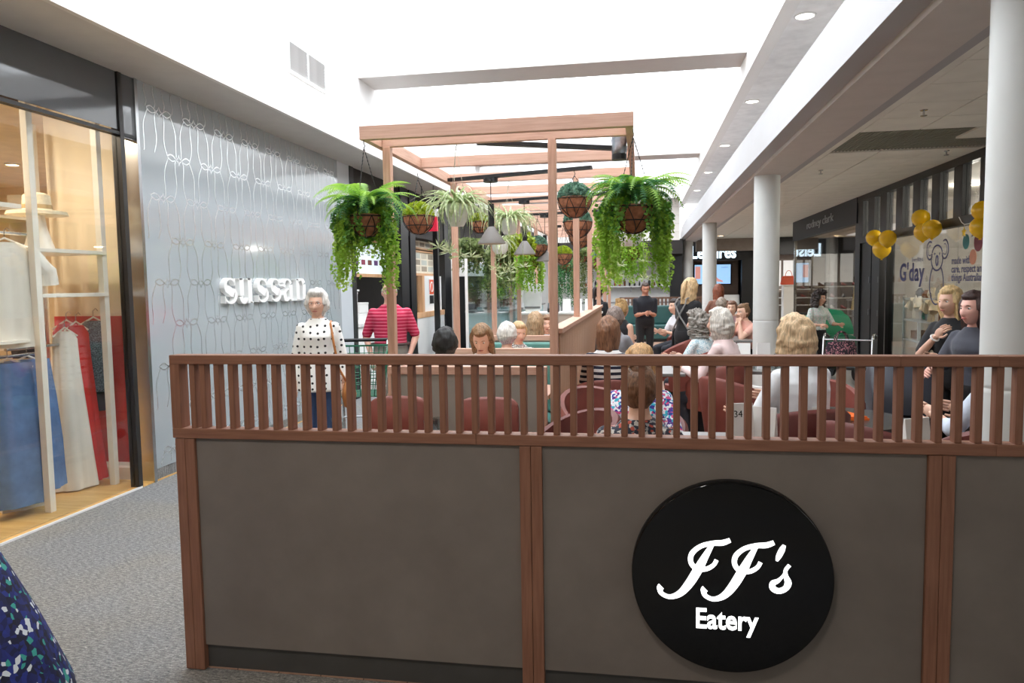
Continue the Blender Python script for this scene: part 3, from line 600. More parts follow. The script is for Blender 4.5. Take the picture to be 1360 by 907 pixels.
M_brown = woodmat('brown_wood', (96, 66, 50), (128, 92, 72), 'Z')
MB().box(-.9, 1.5, -.03, .03, 1.12, 1.17).build('rail', M_brown, ts); MB().box(-.9, 1.5, -.03, .03, .1, .15).build('rail', M_brown, ts)
for k in range(24):
    if sm is None: o = MB().box(-.025, .025, -.02, .02, .15, 1.12).build('slat', M_brown, ts); sm = o.data
    else: o = piece(sm, 'slat', ts, (0, 0, 0))
    o.location = (-.86+k*.101, 0, 0)
for x in (-.9, 1.45): MB().box(x, x+.05, -.03, .03, 0, 1.17).build('post', M_brown, ts)
t = thing('banquette', 'teal upholstered banquette before the low slat screen', 'bench', (.45, 19.9, 0)); M_tealf = mat('teal_vinyl', (40, 84, 82), .5, bump=.1)
MB().box(-.9, 1.2, -.25, .3, .08, .45).build('seat', M_tealf, t, bevel=.03); MB().box(-.9, 1.2, .2, .36, .45, .95).build('backrest', M_tealf, t, bevel=.04); MB().box(-.85, 1.15, -.2, .3, 0, .08).build('plinth', M_black, t)
# ================================================================ RIGHT HAND SHOPS
gs = sempty('wall_gift_shop', 'black framed gift shop front with a row of transom panes', 'wall')
BARS = [(13.9, 14.15)]; y = 13.54
PANES = [(13.54, 13.85), (12.9, 13.2), (12.15, 12.58), (11.45, 11.87), (10.76, 11.17), (10.06, 10.49), (9.34, 9.81), (8.62, 9.08), (7.9, 8.36), (7.18, 7.64), (6.46, 6.92)]
MB().box(XR-.03, XR+.09, 6, 14.15, 2.92, CZ).build('head_rail', M_black, gs); MB().box(XR-.03, XR+.09, 6, 14.15, 2.19, 2.30).build('transom_rail', M_black, gs)
prev = 14.15
for y0, y1 in PANES:
    MB().box(XR-.02, XR+.08, y1, prev, 2.3, 2.92).build('transom_bar', M_black, gs); prev = y0
    MB().box(XR+.02, XR+.03, y0, y1, 2.3, 2.92).build('transom_pane', M_glass, gs)
MB().box(XR-.02, XR+.08, 6, prev, 2.3, 2.92).build('transom_bar', M_black, gs)
for y0, y1 in ((12.9, 13.35), (13.4, 13.95)):    # black door leaves
    d = MB().box(XR, XR+.06, y0, y1, .01, 2.19).build('door_leaf', M_black, gs, bevel=.004)
    for z in (.95, 1.5): MB().box(XR-.02, XR, y0+.02, y0+.05, z, z+.1).build('hinge', M_steel, d)
for y in (12.5, 12.85, 13.95): MB().box(XR-.03, XR+.09, y, y+.05+.15*(y > 13), 0, 2.19).build('post', M_black, gs)
MB().box(XR-.02, XR+.08, 6, 12.5, 0, .12).build('plinth', M_black, gs)
for y0, y1 in ((10.0, 12.5), (7.6, 9.99), (6, 7.59)): MB().box(XR+.02, XR+.03, y0, y1, .12, 2.19).build('shop_pane', glassmat('shop_glass', (238, 240, 240), .02), gs)
MB().box(XR, 9, 5.9, 6, 0, CZ).build('side_wall', mat('gift_wall', (186, 180, 172), .8), gs); MB().box(8.0, 8.1, 6, 14.1, 0, CZ).build('back_wall', MATS['gift_wall'], gs); MB().box(XR+.1, 9, 14.05, 14.15, 0, CZ).build('party_wall', MATS['gift_wall'], gs)
struct(MB().box(XR+.1, 8, 6, 14.05, CZ-.06, CZ-.01).build('ceiling_gift_shop', mat('gift_ceiling', (206, 200, 190), .8)), 'pale ceiling inside the gift shop', 'ceiling')
for x, y in ((4.9, 8.6), (4.9, 10.4), (6.1, 9.4), (6.1, 11.8), (4.9, 12.2)):
    downlight((x, y, CZ-.06), 'white recessed light inside the gift shop', .09, False, 'gift shop lights', .02)
    L = bpy.data.lights.new('gift_light', 'POINT'); L.shadow_soft_size = .1; L.energy = 40; L.color = (1, .93, .82); lo = bpy.data.objects.new('gift_light', L); COL.objects.link(lo); lo.location = (x, y, CZ-.24)
# printed words and pictures on the glass
M_ink = mat('navy_vinyl', (36, 38, 96), .5); XG = XR+.017; UXR = -EY
t = thing('window_lettering', 'navy window lettering with greeting and slogan beside the bear outline', 'lettering', (XG, 12.03, 1.53))
text('greeting', "G'day", .36, M_ink, t, (0, 0, 0), ROT_RIGHTWALL, .002, .008, 1.06, width=.98)
text('small_line', "Every Baby's", .085, M_ink, t, (0, -.5, .27), ROT_RIGHTWALL, .001)
for k, s in enumerate(('made with', 'care, respect and all', 'things Australian')):
    text('slogan_line', s, .13, M_ink, t, (0, -1.88, .2-.105*k), ROT_RIGHTWALL, .001, .002)
t = thing('bear_decal', 'navy koala outline drawn on the gift shop glass', 'decal', (XG, 10.62, 1.43)); b = MB()
def ov(cx, cz, rx, rz, a0=0, a1=360, w=.022, n=24): b.ribbon(arc(cx, cz, rx, rz, a0, a1, n), w, Vector((0, 0, 0)), UXR, EZ, -EX, .002)
ov(0, .38, .19, .15, 150, 390); ov(0, .42, .18, .14, 20, 160); ov(-.25, .5, .11, .12, 60, 320); ov(.25, .5, .11, .12, -140, 120); ov(-.25, .5, .06, .07, 60, 320, .01); ov(.25, .5, .06, .07, -140, 120, .01)
ov(0, .05, .23, .27, 125, 415); b.build('outline', M_ink, t)
b = MB(); ov(0, .36, .035, .06, 0, 360, .03); b.ell((0, .08, .45), (.002, .016, .018), 10, 6); b.ell((0, -.08, .45), (.002, .016, .018), 10, 6); b.build('face_marks', M_ink, t)
for yy, z, r, c, nm in ((9.75, 1.99, .09, (40, 112, 112), 'teal'), (9.42, 1.97, .11, (120, 44, 60), 'maroon'), (9.55, 1.8, .09, (206, 140, 110), 'peach')):
    o = MB().lathe([(r, 0), (r, .004), (.001, .004)], 28, M=Matrix.Rotation(-R90, 3, 'Y')).build('dot_sticker', mat('dot_'+nm, c, .6), None); o.location = (XG+.002, yy, z); tag(o, 'round %s dot sticker on the gift shop glass' % nm, 'sticker')
def star(yy, z, r, c, nm):
    o = MB().prism([(0, (r if k % 2 == 0 else r*.42)*math.sin(k*PI/5), (r if k % 2 == 0 else r*.42)*math.cos(k*PI/5)) for k in range(10)], (-.006, 0, 0)).build('paper_star', mat('star_'+nm, c, .6), None); o.location = (XR-.05, yy, z); tag(o, '%s paper star hanging on a string by the gift shop glass' % nm, 'star'); return o
star(9.64, 2.1, .065, (240, 200, 40), 'yellow'); star(9.38, 2.09, .075, (34, 36, 60), 'dark')
t = thing('star_garland', 'thin white string looped below the transom rail', 'garland', (XR-.05, 9.3, 2.1)); MB().tube([(0, .5, .19), (0, .42, .12), (0, .34, .09), (0, .2, .09), (0, .08, .1), (0, -.1, .19)], .005, 6).build('string', M_white, t); MB().tube([(0, .34, .09), (0, .34, .06)], .004, 6).build('drop', M_white, t)
M_bal = mat('yellow_balloon', (252, 200, 28), .22, vary=.04, coat=.3)
for q, r, bl_ in (((1161, 316), .125, 'upper yellow balloon on the black door post, away from the lettering'), ((1179, 317), .125, 'upper yellow balloon on the black door post, nearer the lettering'), ((1171, 331), .135, 'lowest yellow balloon of the three on the black door post'), ((1223, 290), .115, 'topmost yellow balloon of the three above the bear outline'), ((1238, 304), .115, 'big shiny yellow balloon nearest the bear outline'), ((1226, 308), .115, 'lowest yellow balloon of the three above the greeting'), ((1302, 302), .11, 'lower yellow balloon at the end of the star garland'), ((1304, 280), .105, 'upper yellow balloon at the end of the star garland')):
    p = onX(q[0], q[1], 3.68); t = thing('balloon', bl_, 'balloon', p, 0, 'yellow balloons')
    MB().lathe([(.012, -r*1.12), (r*.25, -r*1.02), (r*.62, -r*.78), (r*.92, -r*.35), (r, .05*r), (r*.9, r*.5), (r*.6, r*.85), (r*.25, r*1.0), (.001, r*1.03)], 24).build('skin', M_bal, t, True); MB().lathe([(.02, -r*1.22), (.008, -r*1.12), (.001, -r*1.12)], 8).build('knot', M_bal, t)
# gift shelf inside with soft toys and boxes
t = thing('gift_shelving', 'open white shelving with small gifts behind the shop glass', 'shelving', (4.2, 11.6, 0)); M_shw = mat('shelf_pale', (214, 214, 206), .5)
for dx in (-.18, .18):
    for dy in (-.62, 0, .62): MB().box(dx-.02, dx+.02, dy-.02, dy+.02, 0, 1.3).build('upright', M_shw, t)
for z in (.3, .62, .92, 1.24): MB().box(-.2, .2, -.64, .64, z, z+.03).build('shelf', M_shw, t)
rr = random.Random(5); GC = [((222, 206, 176), 'cream'), ((150, 100, 62), 'brown'), ((70, 140, 110), 'green'), ((60, 60, 62), 'black'), ((214, 214, 208), 'white')]
for z in (.33, .65, .95, 1.27):
    for k in range(5):
        c, nm = GC[rr.randrange(5)]; h = rr.uniform(.1, .22); w = rr.uniform(.05, .09); yy = 11.6-.54+k*.25
        b = MB()
        if rr.random() < .5: b.box(-w, w, -w, w, 0, h); b.box(-w*1.03, w*1.03, -w*1.03, w*1.03, h*.8, h); o = b.build('gift_box', mat('gift_'+nm, c, .6), None, bevel=.006); lab, ca = '%s gift box on the open white shelving' % nm, 'box'
        else: b.lathe([(w*.6, 0), (w, h*.3), (w*.8, h*.7), (w*.4, h*.9), (w*.45, h), (.001, h)], 14); o = b.build('ornament', mat('gift_'+nm, c, .6), None, True); lab, ca = '%s rounded jar on the open white shelving' % nm, 'jar'
        o.location = (4.18, yy, z); tag(o, lab, ca, nm+' gifts '+ca)
for k, (y, z, c) in enumerate(((11.55, .98, (236, 222, 194)), (10.98, .96, (226, 206, 170)))):   # baby suits hung on the shelf front
    garment('baby_suit', ('cream baby suit hanging on the gift shelving', 'tan baby dress hanging beside the cream suit')[k], 'clothes', (3.95, y, z), R90, [(0, .09, .03), (.1, .08, .03), (.2, .07, .03), (.27, .07, .03), (.3, .03, .02)], mat('baby_'+str(k), c, .85), 4, .15, True, k, .12)
# ---- the next shop: charcoal fascia with thin lettering, wide glass, lit interior
rc = sempty('wall_boutique', 'boutique front with charcoal fascia and wide glass', 'wall')
MB().box(XR-.04, XR+.1, 14.15, 19.75, 2.56, CZ+.01).build('fascia', M_navy, rc, bevel=.004)
MB().box(XR+.0, XR+.06, 14.15, 14.35, 0, 2.56).build('end_post', M_black, rc); 
for y0, y1 in ((14.35, 16.3), (16.31, 18.2), (18.21, 19.7)): MB().box(XR+.02, XR+.032, y0, y1, .05, 2.56).build('shop_pane', glassmat('boutique_glass', (240, 240, 238), .16), rc)
MB().box(XR, XR+.06, 19.7, 19.75, 0, 2.56).build('edge_post', M_chrome, rc)
ft = thing('fascia_lettering', 'thin grey lowercase shop name on the charcoal fascia', 'lettering', (XR-.047, 18.1, 2.735)); text('shop_name', 'rodney clark', .25, mat('fascia_grey', (186, 192, 196), .5), ft, (0, 0, 0), ROT_RIGHTWALL, .012, -.003, .92, width=2.36)
MB().box(XR+.1, 8.5, 19.95, 20.05, 0, CZ).build('rear_glass_wall', mat('boutique_wall', (168, 158, 146), .8), rc) if False else None
struct(MB().box(XR+.1, 9, 14.2, 19.7, 2.62, 2.66).build('ceiling_boutique', mat('boutique_ceiling', (222, 200, 164), .8)), 'warm ceiling inside the boutique', 'ceiling')
struct(MB().box(8.4, 8.5, 14.2, 34, 0, 3.05).build('wall_boutique_back', mat('boutique_wall', (168, 158, 146), .8)), 'taupe back wall of the boutique', 'wall')
for x, y in ((4.6, 15.4), (5.4, 17.2), (4.6, 18.6)):
    downlight((x, y, 2.62), 'warm recessed light in the boutique ceiling', .09, True, 'boutique lights', .02)
    L = bpy.data.lights.new('boutique_light', 'AREA'); L.shape = 'DISK'; L.size = .2; L.energy = 26; L.color = (1, .85, .62); lo = bpy.data.objects.new('boutique_light', L); COL.objects.link(lo); lo.location = (x, y, 2.58)
def dummy(x, y, c, lab, m2=None):
    t = thing('dress_form', lab, 'mannequin', (x, y, 0), -1.2); MB().cyl((0, 0, .01), (0, 0, .8), .018).build('pole', M_chrome, t, True); MB().lathe([(.17, 0.006), (.17, .02), (.02, .03)], 24).build('base', M_chrome, t, True)
    m = mat('form_'+str(c[0]), c, .7)
    MB().loft([[Vector((w*math.cos(2*PI*j/24), d*math.sin(2*PI*j/24), z)) for j in range(24)] for z, w, d in ((.78, .17, .12), (.95, .165, .115), (1.1, .13, .1), (1.25, .16, .11), (1.38, .19, .1), (1.45, .14, .08), (1.5, .055, .05), (1.56, .05, .05))]).build('jacket', m, t, True)
    for s in (-1, 1): MB().tube([(s*.17, 0, 1.4), (s*.23, .02, 1.2), (s*.24, -.03, .95)], [.06, .055, .045], 12).build('sleeve', m, t, True)
dummy(4.35, 15.6, (232, 200, 96), 'dress form in a bright yellow jacket behind boutique glass'); dummy(4.3, 14.95, (38, 38, 42), 'dress form in a black coat beside the yellow jacket')
# ---- shoe shop at the end: dark sign fascia with glowing letters, screen, pale displays
ls = sempty('wall_shoe_shop', 'dark shoe shop front closing the right hand walkway', 'wall'); YS = 26.4
MB().box(1.4, 3.9, YS, YS+.2, 2.3, 3.02).build('fascia', M_black, ls); MB().box(3.45, 3.9, YS-.1, YS+.2, 0, 2.3).build('jamb', M_black, ls)
MB().box(1.4, 3.45, YS+.9, YS+1.0, 0, 2.4).build('brown_wall', mat('shoe_brown', (120, 100, 88), .7), ls); MB().box(3.9, 8.4, YS+.3, YS+.4, 0, 3.02).build('display_wall', mat('shoe_taupe', (150, 136, 126), .7), ls)
MB().box(3.9, 8.4, YS-.4, YS+.3, 2.45, 3.02).build('dark_bulkhead', M_black, ls)
lt = thing('glowing_sign', 'white glowing shop letters on the dark fascia behind the columns', 'sign', (1.76, YS-.03, 2.38)); text('shop_name', 'Leisures', .6, mat('letter_glow', (235, 248, 255), .4, emit=(214, 238, 255), est=2.2), lt, (0, 0, 0), ROT_BACK, .03, .014, width=1.5)
t = thing('wall_screen', 'wide wall screen showing a pale blue picture of shoes', 'screen', (2.56, YS+.86, 1.45)); bz = MB().box(-.66, .66, -.03, .03, 0, .76).build('bezel', M_black, t, bevel=.01)
MB().box(-.62, .62, -.034, -.03, .04, .72).build('picture', mat('screen_blue', (150, 190, 226), .3, emit=(150, 194, 232), est=1.1), bz); MB().ribbon([(.02, .3), (.2, .16), (.36, .12)], [.12, .1, .04], Vector((0, -.035, 0)), EX, EZ, -EY, .001).build('shoe_picture', mat('screen_pink', (220, 160, 150), .3, emit=(220, 150, 140), est=.8), bz); MB().box(-.6, -.42, -.036, -.034, .22, .66).build('figure_picture', MATS['screen_pink'], bz)
text('caption', 'comfort', .07, mat('screen_ink', (60, 70, 110), .4, emit=(60, 70, 120), est=.5), t, (.3, -.037, .6), ROT_BACK, .001)
t = thing('white_cabinet', 'low white display cabinet under the wall screen', 'cabinet', (2.9, YS+.3, 0)); MB().box(-.4, .5, -.2, .2, 0, 1.1).build('body', M_white, t, bevel=.006); MB().box(-.36, .04, -.21, -.2, .1, 1.0).build('door', M_letter, t); MB().box(.06, .46, -.21, -.2, .1, 1.0).build('door', M_letter, t)
M_lit = mat('lit_panel', (240, 240, 238), .5, emit=(240, 240, 240), est=.5)
def shoe(p, rz, c, nm, group, k=.26):
    t = thing('shoe', '%s shoe on the %s' % (nm, group), 'shoe', p, rz, '%s shoes on the %s' % (nm, group)); m = mat('shoe_'+nm, c, .5); L_ = k
    MB().loft([[Vector((x*L_, (w*L_)*math.cos(2*PI*j/10), .012+max(0, hh*L_*(.5+.5*math.sin(2*PI*j/10))))) for j in range(10)] for x, w, hh in ((-.48, .09, .3), (-.42, .13, .36), (-.2, .14, .3), (.05, .15, .2), (.3, .17, .14), (.46, .11, .1), (.5, .05, .06))]).build('upper', m, t, True); MB().loft([[Vector((x*L_, w*L_*math.cos(2*PI*j/10), .008+.007*math.sin(2*PI*j/10))) for j in range(10)] for x, w in ((-.5, .1), (-.4, .14), (0, .14), (.3, .18), (.51, .08))]).build('sole', M_dark, t)
SC = [((170, 60, 54), 'red'), ((40, 38, 40), 'black'), ((196, 120, 112), 'pink'), ((214, 206, 196), 'white'), ((120, 80, 60), 'tan')]
for nm, x0, x1, zs, yy in (('shoe display by the pillar', 4.1, 6.2, (.75, 1.0, 1.28), YS-.1), ('glass shelves of the boutique', 4.5, 6.6, (.8, 1.1, 1.4), 20.6)):
    t = thing('shoe_display', 'pale shelved display with rows of shoes, the %s' % nm, 'shelving', ((x0+x1)/2, yy, 0)); w = (x1-x0)/2
    for z in zs: MB().box(-w, w, -.2, .2, z-.03, z).build('shelf', M_letter, t)
    for x in (-w, 0, w-.04): MB().box(x, x+.04, .16, .2, 0, 2.3).build('upright', M_chrome, t)
    for k in range(3): MB().box(-w+.04+k*2*w/3, -w+(k+1)*2*w/3-.04, .2, .24, zs[-1]+.1, 2.25).build('light_panel', M_lit, t, bevel=.004)
    for z in zs:
        for k in range(7):
            c, cn = SC[rr.randrange(5)]; shoe(((x0+.2)+k*(x1-x0-.4)/6, yy-.04, z), -R90+rr.uniform(-.3, .3), c, cn, nm)
def handbag(p, c, lab):
    t = thing('handbag', lab, 'handbag', p); m = mat('bag_'+str(c[0]), c, .45)
    MB().loft([[Vector((w*x, d*y, z)) for x, y in ((-1, -1), (1, -1), (1, 1), (-1, 1))] for z, w, d in ((0, .2, .08), (.03, .21, .09), (.2, .18, .06), (.24, .16, .03))]).build('bag_body', m, t, bevel=.015); MB().tube([(.09*math.cos(PI*k/8), 0, .22+.17*math.sin(PI*k/8)) for k in range(9)], .009, 6).build('handle', m, t, True)
handbag((4.05, 21.4, 1.45), (222, 86, 50), 'orange handbag on a pedestal at the corner of the shoe shop')
t = thing('display_pedestal', 'slim white pedestal carrying the orange handbag', 'pedestal', (4.05, 21.4, 0)); MB().box(-.16, .16, -.16, .16, .04, 1.42).build('body', M_letter, t, bevel=.005); MB().box(-.2, .2, -.2, .2, 1.42, 1.45).build('top', M_letter, t); MB().box(-.13, .13, -.13, .13, 0.006, .04).build('plinth', M_dark, t)
MB().box(3.87, 8.4, 20.9, 20.95, 1.5, 2.42).build('panel_none', M_lit, rc) if False else None
L = bpy.data.lights.new('shoe_light', 'AREA'); L.size = 1.2; L.energy = 60; L.color = (1, .93, .85); lo = bpy.data.objects.new('shoe_light', L); COL.objects.link(lo); lo.location = (5.4, 23.6, 2.9)
t = thing('ceiling_panel_light', 'square light panel in the shoe shop ceiling', 'ceiling light', (5.4, 23.6, 3.0)); MB().box(-.6, .6, -.6, .6, -.02, .02).build('diffuser', M_lamp, t); MB().box(-.63, .63, -.63, .63, -.01, .02).build('frame', M_white, t)
# ================================================================ SLATTED BARRIER (foreground)
M_wood = woodmat('red_oak_z', (130, 88, 68), (154, 108, 86), 'Z', scale=1.6); M_woodx = woodmat('red_oak_x', (130, 88, 68), (154, 108, 86), 'X', scale=1.6); M_woody = woodmat('red_oak_y', (196, 152, 130), (216, 176, 154), 'Y', scale=1.6)
a = N('barrier_panel'); v = a.coord((1, 1, 1)); n1 = a.noise(v, 3, 5, .6); n2 = a.noise(v, 90, 2); a.base(a.ramp(n1, [(.3, lin((118, 109, 102))), (.7, lin((132, 123, 116)))])); a.b.inputs['Roughness'].default_value = .7; a.bump(n2, .08); M_bpanel = a.m
YB = 2.634; ZT, ZR = 1.294, .961; XB0, XB1 = -1.842, 2.62
br_ = thing('slatted_barrier', 'oak barrier with vertical slats above grey panels', 'barrier', (0, YB, 0))
MB().box(XB0, .86, 0, .062, ZT-.036, ZT).build('top_rail', M_woodx, br_, bevel=.003); MB().box(.8605+.3, XB1, 0, .062, ZT-.036, ZT).build('top_rail', M_woodx, br_, bevel=.003); MB().box(.8602, 1.16, 0, .062, ZT-.036, ZT).build('top_rail', M_woodx, br_, bevel=.003)
MB().box(XB0, -.6, 0, .062, ZR, ZR+.04).build('bottom_rail', M_woodx, br_, bevel=.003); MB().box(-.5997, 1.16, 0, .062, ZR, ZR+.04).build('bottom_rail', M_woodx, br_, bevel=.003); MB().box(1.1603, XB1, 0, .062, ZR, ZR+.04).build('bottom_rail', M_woodx, br_, bevel=.003)
MB().box(XB0, XB0+.04, .002, .06, ZR+.04, ZT-.036).build('end_stile', M_wood, br_)
sm = None; k = 0; x = -1.752
while x < XB1-.05:
    if sm is None: o = MB().box(-.0115, .0115, 0, .04, ZR+.04, ZT-.036).build('slat', M_wood, br_, bevel=.0015); sm = o.data
    else: o = piece(sm, 'slat', br_, (0, 0, 0), bevel=.0015)
    o.location = (x, .010, 0); x += .0445 if k == 0 else .0612; k += 1
for x in (-1.834, -.438, .956, 2.35):
    for d in (0, .0425): MB().box(x+d, x+d+.041, .002, .06, 0.004, ZR-.002).build('post_board', M_wood, br_, bevel=.002)
for x0, x1 in ((-1.75, -.44), (-.354, .954), (1.04, 2.348)):
    MB().box(x0, x1, .016, .05, .105, ZR-.003).build('panel', M_bpanel, br_); MB().box(x0, x1, .03, .05, .004, .103).build('kick_plate', mat('kick_dark', (74, 72, 70), .5), br_)
# ---- round lit sign on the panel
SC_ = onY(969.5, 764, YB); t = thing('round_sign', 'round black gloss sign with glowing white script on the grey panel', 'sign', (SC_.x, YB+.016, SC_.z))
RS = .343; RX = Matrix.Rotation(R90, 3, 'X')
disc = MB().lathe([(RS, 0), (RS, .042), (RS-.003, .045), (RS-.005, .0452), (RS-.012, .0452), (.001, .0452)], 96, M=RX).build('disc', mat('gloss_black', (4, 5, 8), .06, vary=.02, coat=.1), t, True)
MB().lathe([(RS+.001, .0), (RS+.001, .02), (RS-.001, .02), (RS-.001, .0)], 96, M=RX).build('rim', M_black, t, True)
M_glow = mat('sign_glow', (255, 255, 255), .4, emit=(255, 255, 255), est=2.2)
OS = Vector((0, -.0456, 0)); PXM = lambda x, y: (lambda p: (p.x-SC_.x, p.z-SC_.z))(onY(x, y, YB-.029))
def zq(pts): return [PXM(820+x/3.16, 620+y/3.16) for x, y in pts]
def spl(pts, n=6):
    out = []
    P = [pts[0]]+list(pts)+[pts[-1]]
    for i in range(1, len(P)-2):
        for j in range(n):
            t_ = j/n; q = []
            for c in range(len(P[0])):
                p0, p1, p2, p3 = P[i-1][c], P[i][c], P[i+1][c], P[i+2][c]
                q.append(.5*((2*p1)+(-p0+p2)*t_+(2*p0-5*p1+4*p2-p3)*t_**2+(-p0+3*p1-3*p2+p3)*t_**3))
            out.append(tuple(q))
    out.append(tuple(pts[-1])); return out
def script(parts_, name='script_letter'):
    b = MB()
    for pts in parts_:
        pp = spl([(*PXM(820+x/3.16, 620+y/3.16), w/3.16*2.66/FPX) for x, y, w in pts]); b.ribbon([(p[0], p[1]) for p in pp], [p[2] for p in pp], OS, EX, EZ, -EY, .003)
    return b.build(name, M_glow, disc)
def jj(dx, dy, sy=1.0):
    return [[(473+dx, 307+dy, 18), (440+dx, 318+dy, 22), (400+dx, 320+dy, 20), (350+dx, 332+dy, 18), (313+dx, 362+dy, 20), (308+dx, 398+dy, 20), (330+dx, 424+dy, 20), (370+dx, 428+dy, 18), (402+dx, 412+dy, 16), (416+dx, 390+dy, 16)],
            [(400+dx, 322+dy, 14), (370+dx, 372+dy, 26), (338+dx, 430+dy, 36), (300+dx, 490+dy, 34), (262+dx, 530+dy, 26), (220+dx, 544+dy, 18), (186+dx, 530+dy, 18), (178+dx, 508+dy, 24), (184+dx, 500+dy, 28)]]
script(jj(0, 0)); script(jj(184, 10))
script([[(700, 328, 12), (690, 348, 22), (676, 376, 20), (668, 394, 8)]], 'apostrophe')
script([[(722, 412, 14), (706, 432, 14), (706, 456, 18), (716, 486, 26), (704, 510, 22), (676, 520, 22), (652, 508, 24), (652, 488, 22), (672, 478, 16), (690, 462, 10), (706, 440, 10)]])
b0 = PXM(820+330/3.16, 620+670/3.16); b1 = PXM(820+592/3.16, 620+670/3.16)
text('eatery_word', 'Eatery', .102, M_glow, disc, (b0[0], -.0457, b0[1]-.002), ROT_BACK, .003, .0022, width=b1[0]-b0[0])
# ================================================================ PERGOLA
pg = thing('pergola', 'long oak pergola frame with cross beams over the booths', 'pergola', (0, 0, 0))
PL0, PR0 = -1.80, -.04; PZ0, PZ1 = 2.513, 2.600; PY1 = 15.6; PZL = PZ0-.0
M_pz = woodmat('light_oak_z', (192, 148, 126), (212, 170, 148), 'Z', scale=1.6); M_px = woodmat('light_oak_x', (196, 154, 134), (214, 174, 154), 'X', scale=1.6)
MB().box(PL0-.005, PR0+.005, 4.665, 4.715, PZ0, PZ1).build('front_beam', M_px, pg, bevel=.002)
for x in (PL0, PR0-.045): MB().box(x, x+.045, 4.7155, PY1, PZ0+.0, PZ1-.001).build('side_beam', M_woody, pg, bevel=.002)
PB = [4.98+.93*i for i in range(12)]; bm_ = None
for y in PB:
    if bm_ is None: o = MB().box(PL0+.0455, PR0-.0455, -.0225, .0225, PZ0+.003, PZ1-.003).build('cross_beam', M_px, pg, bevel=.002); bm_ = o.data
    else: o = piece(bm_, 'cross_beam', pg, (0, 0, 0), bevel=.002)
    o.location = (0, y, 0)
PYS = [4.98+1.86*i for i in range(6)]; lm = None
for y in PYS:
    for x in (-1.724, -.575):
        if lm is None: o = MB().box(-.027, .027, -.03, .03, .006, PZ0+.002).build('post', M_pz, pg, bevel=.003); lm = o.data
        else: o = piece(lm, 'post', pg, (0, 0, 0), bevel=.003)
        o.location = (x, y, 0)
# black steel braces laid across the frame, with a foil wrapped duct at one end
for (x0, y0, x1, y1) in ((-1.1, 5.05, PR0-.06, 5.55), (PL0+.05, 6.75, -.4, 6.35), (PL0+.05, 8.6, PR0-.1, 8.15), (PL0+.05, 10.4, PR0-.1, 10.0)):
    c = Vector(((x0+x1)/2, (y0+y1)/2, PZ0+.02)); d = Vector((x1-x0, y1-y0, 0)); MB().obox(c, (d.length, .05, .03), Matrix.Rotation(math.atan2(d.y, d.x), 3, 'Z')).build('steel_brace', M_black, pg)
t = thing('foil_duct', 'short foil wrapped duct end at the pergola corner', 'duct', (PR0-.10, 5.3, PZ0-.06)); MB().lathe([(.05, 0), (.056, .03), (.05, .06), (.056, .1), (.05, .14), (.05, .17)], 18).build('sleeve', mat('foil', (150, 156, 164), .25, .9, vary=.3, scale=30, bump=.6), t, True); MB().lathe([(.052, -.04), (.052, 0), (.001, 0)], 18).build('collar', M_black, t, True)
# ---- timber slat wall along the aisle side of the booths (each board its own piece)
sw = thing('slat_wall', 'waist high wall of upright oak boards along the aisle', 'low wall', (-.575, 0, 0)); bm2 = None
M_board = woodmat('board_oak', (186, 146, 116), (208, 168, 138), 'Z')
MB().box(-.045, .055, 5.012, 10.7, 1.215, 1.25).build('cap_rail', M_woody, sw, bevel=.003); MB().box(-.02, .02, 5.012, 10.7, .006, 1.214).build('core', M_dark, sw)
y = 5.03
while y < 10.55:
    for s in (1, -1):
        if bm2 is None: o = MB().box(-.008, .008, 0, .122, .02, 1.214).build('board', M_board, sw, bevel=.003); bm2 = o.data
        else: o = piece(bm2, 'board', sw, (0, 0, 0), bevel=.003)
        o.location = (s*.0285, y, 0)
    y += .1335
# ---- booths
M_bg = mat('booth_grey', (150, 144, 136), .6, vary=.03); M_cush = mat('teal_cushion', (96, 150, 142), .5, vary=.08, bump=.1)
def booth_back(y, z, lab, face):
    t = thing('booth_bench', lab, 'bench', (-1.15, y, 0.006))
    MB().box(-.52, .54, -.02, .02, .0, z-.055).build('back_panel', M_bg, t); MB().box(-.545, .545, -.03, .03, z-.054, z).build('top_rail', M_px, t, bevel=.003)
    for x in (-.545, .52): MB().box(x, x+.024, -.028, .028, 0, z-.055).build('edge_post', M_pz, t)
    for s in ((1,) if face == 1 else (-1,) if face == -1 else (1, -1)):
        y0, y1 = sorted((s*.022, s*.50)); sb = MB().box(-.52, .52, y0, y1, 0, .36).build('seat_box', M_bg, t); MB().box(-.52, .52, y0, y1, .36, .46).build('seat_cushion', M_cush, sb, bevel=.02)
        y0, y1 = sorted((s*.022, s*.1)); MB().box(-.5, .5, y0, y1, .47, z-.07).build('back_cushion', M_cush, t, bevel=.02)
booth_back(4.80, 1.005, 'grey booth bench end with oak rail behind the brown chairs', 1)
booth_back(6.25, 1.0, 'double sided teal booth bench behind the black haired man', 0)
booth_back(7.85, 1.0, 'double sided teal booth bench behind the white haired diner', 0)
booth_back(9.45, 1.0, 'teal booth bench nearest the service counter', 0)
def booth_table(y, lab):
    t = thing('booth_table', lab, 'table', (-1.15, y, .006)); MB().box(-.5, .5, -.28, .28, .71, .745).build('tabletop', M_px, t, bevel=.005); MB().cyl((0, 0, .02), (0, 0, .71), .04).build('pedestal', M_black, t, True); MB().lathe([(.22, 0), (.22, .015), (.05, .03)], 24).build('base', M_black, t, True)
booth_table(5.55, 'oak booth table between the black haired man and the young woman'); booth_table(7.05, 'oak booth table of the white haired diner'); booth_table(8.65, 'oak booth table of the woman in pink')
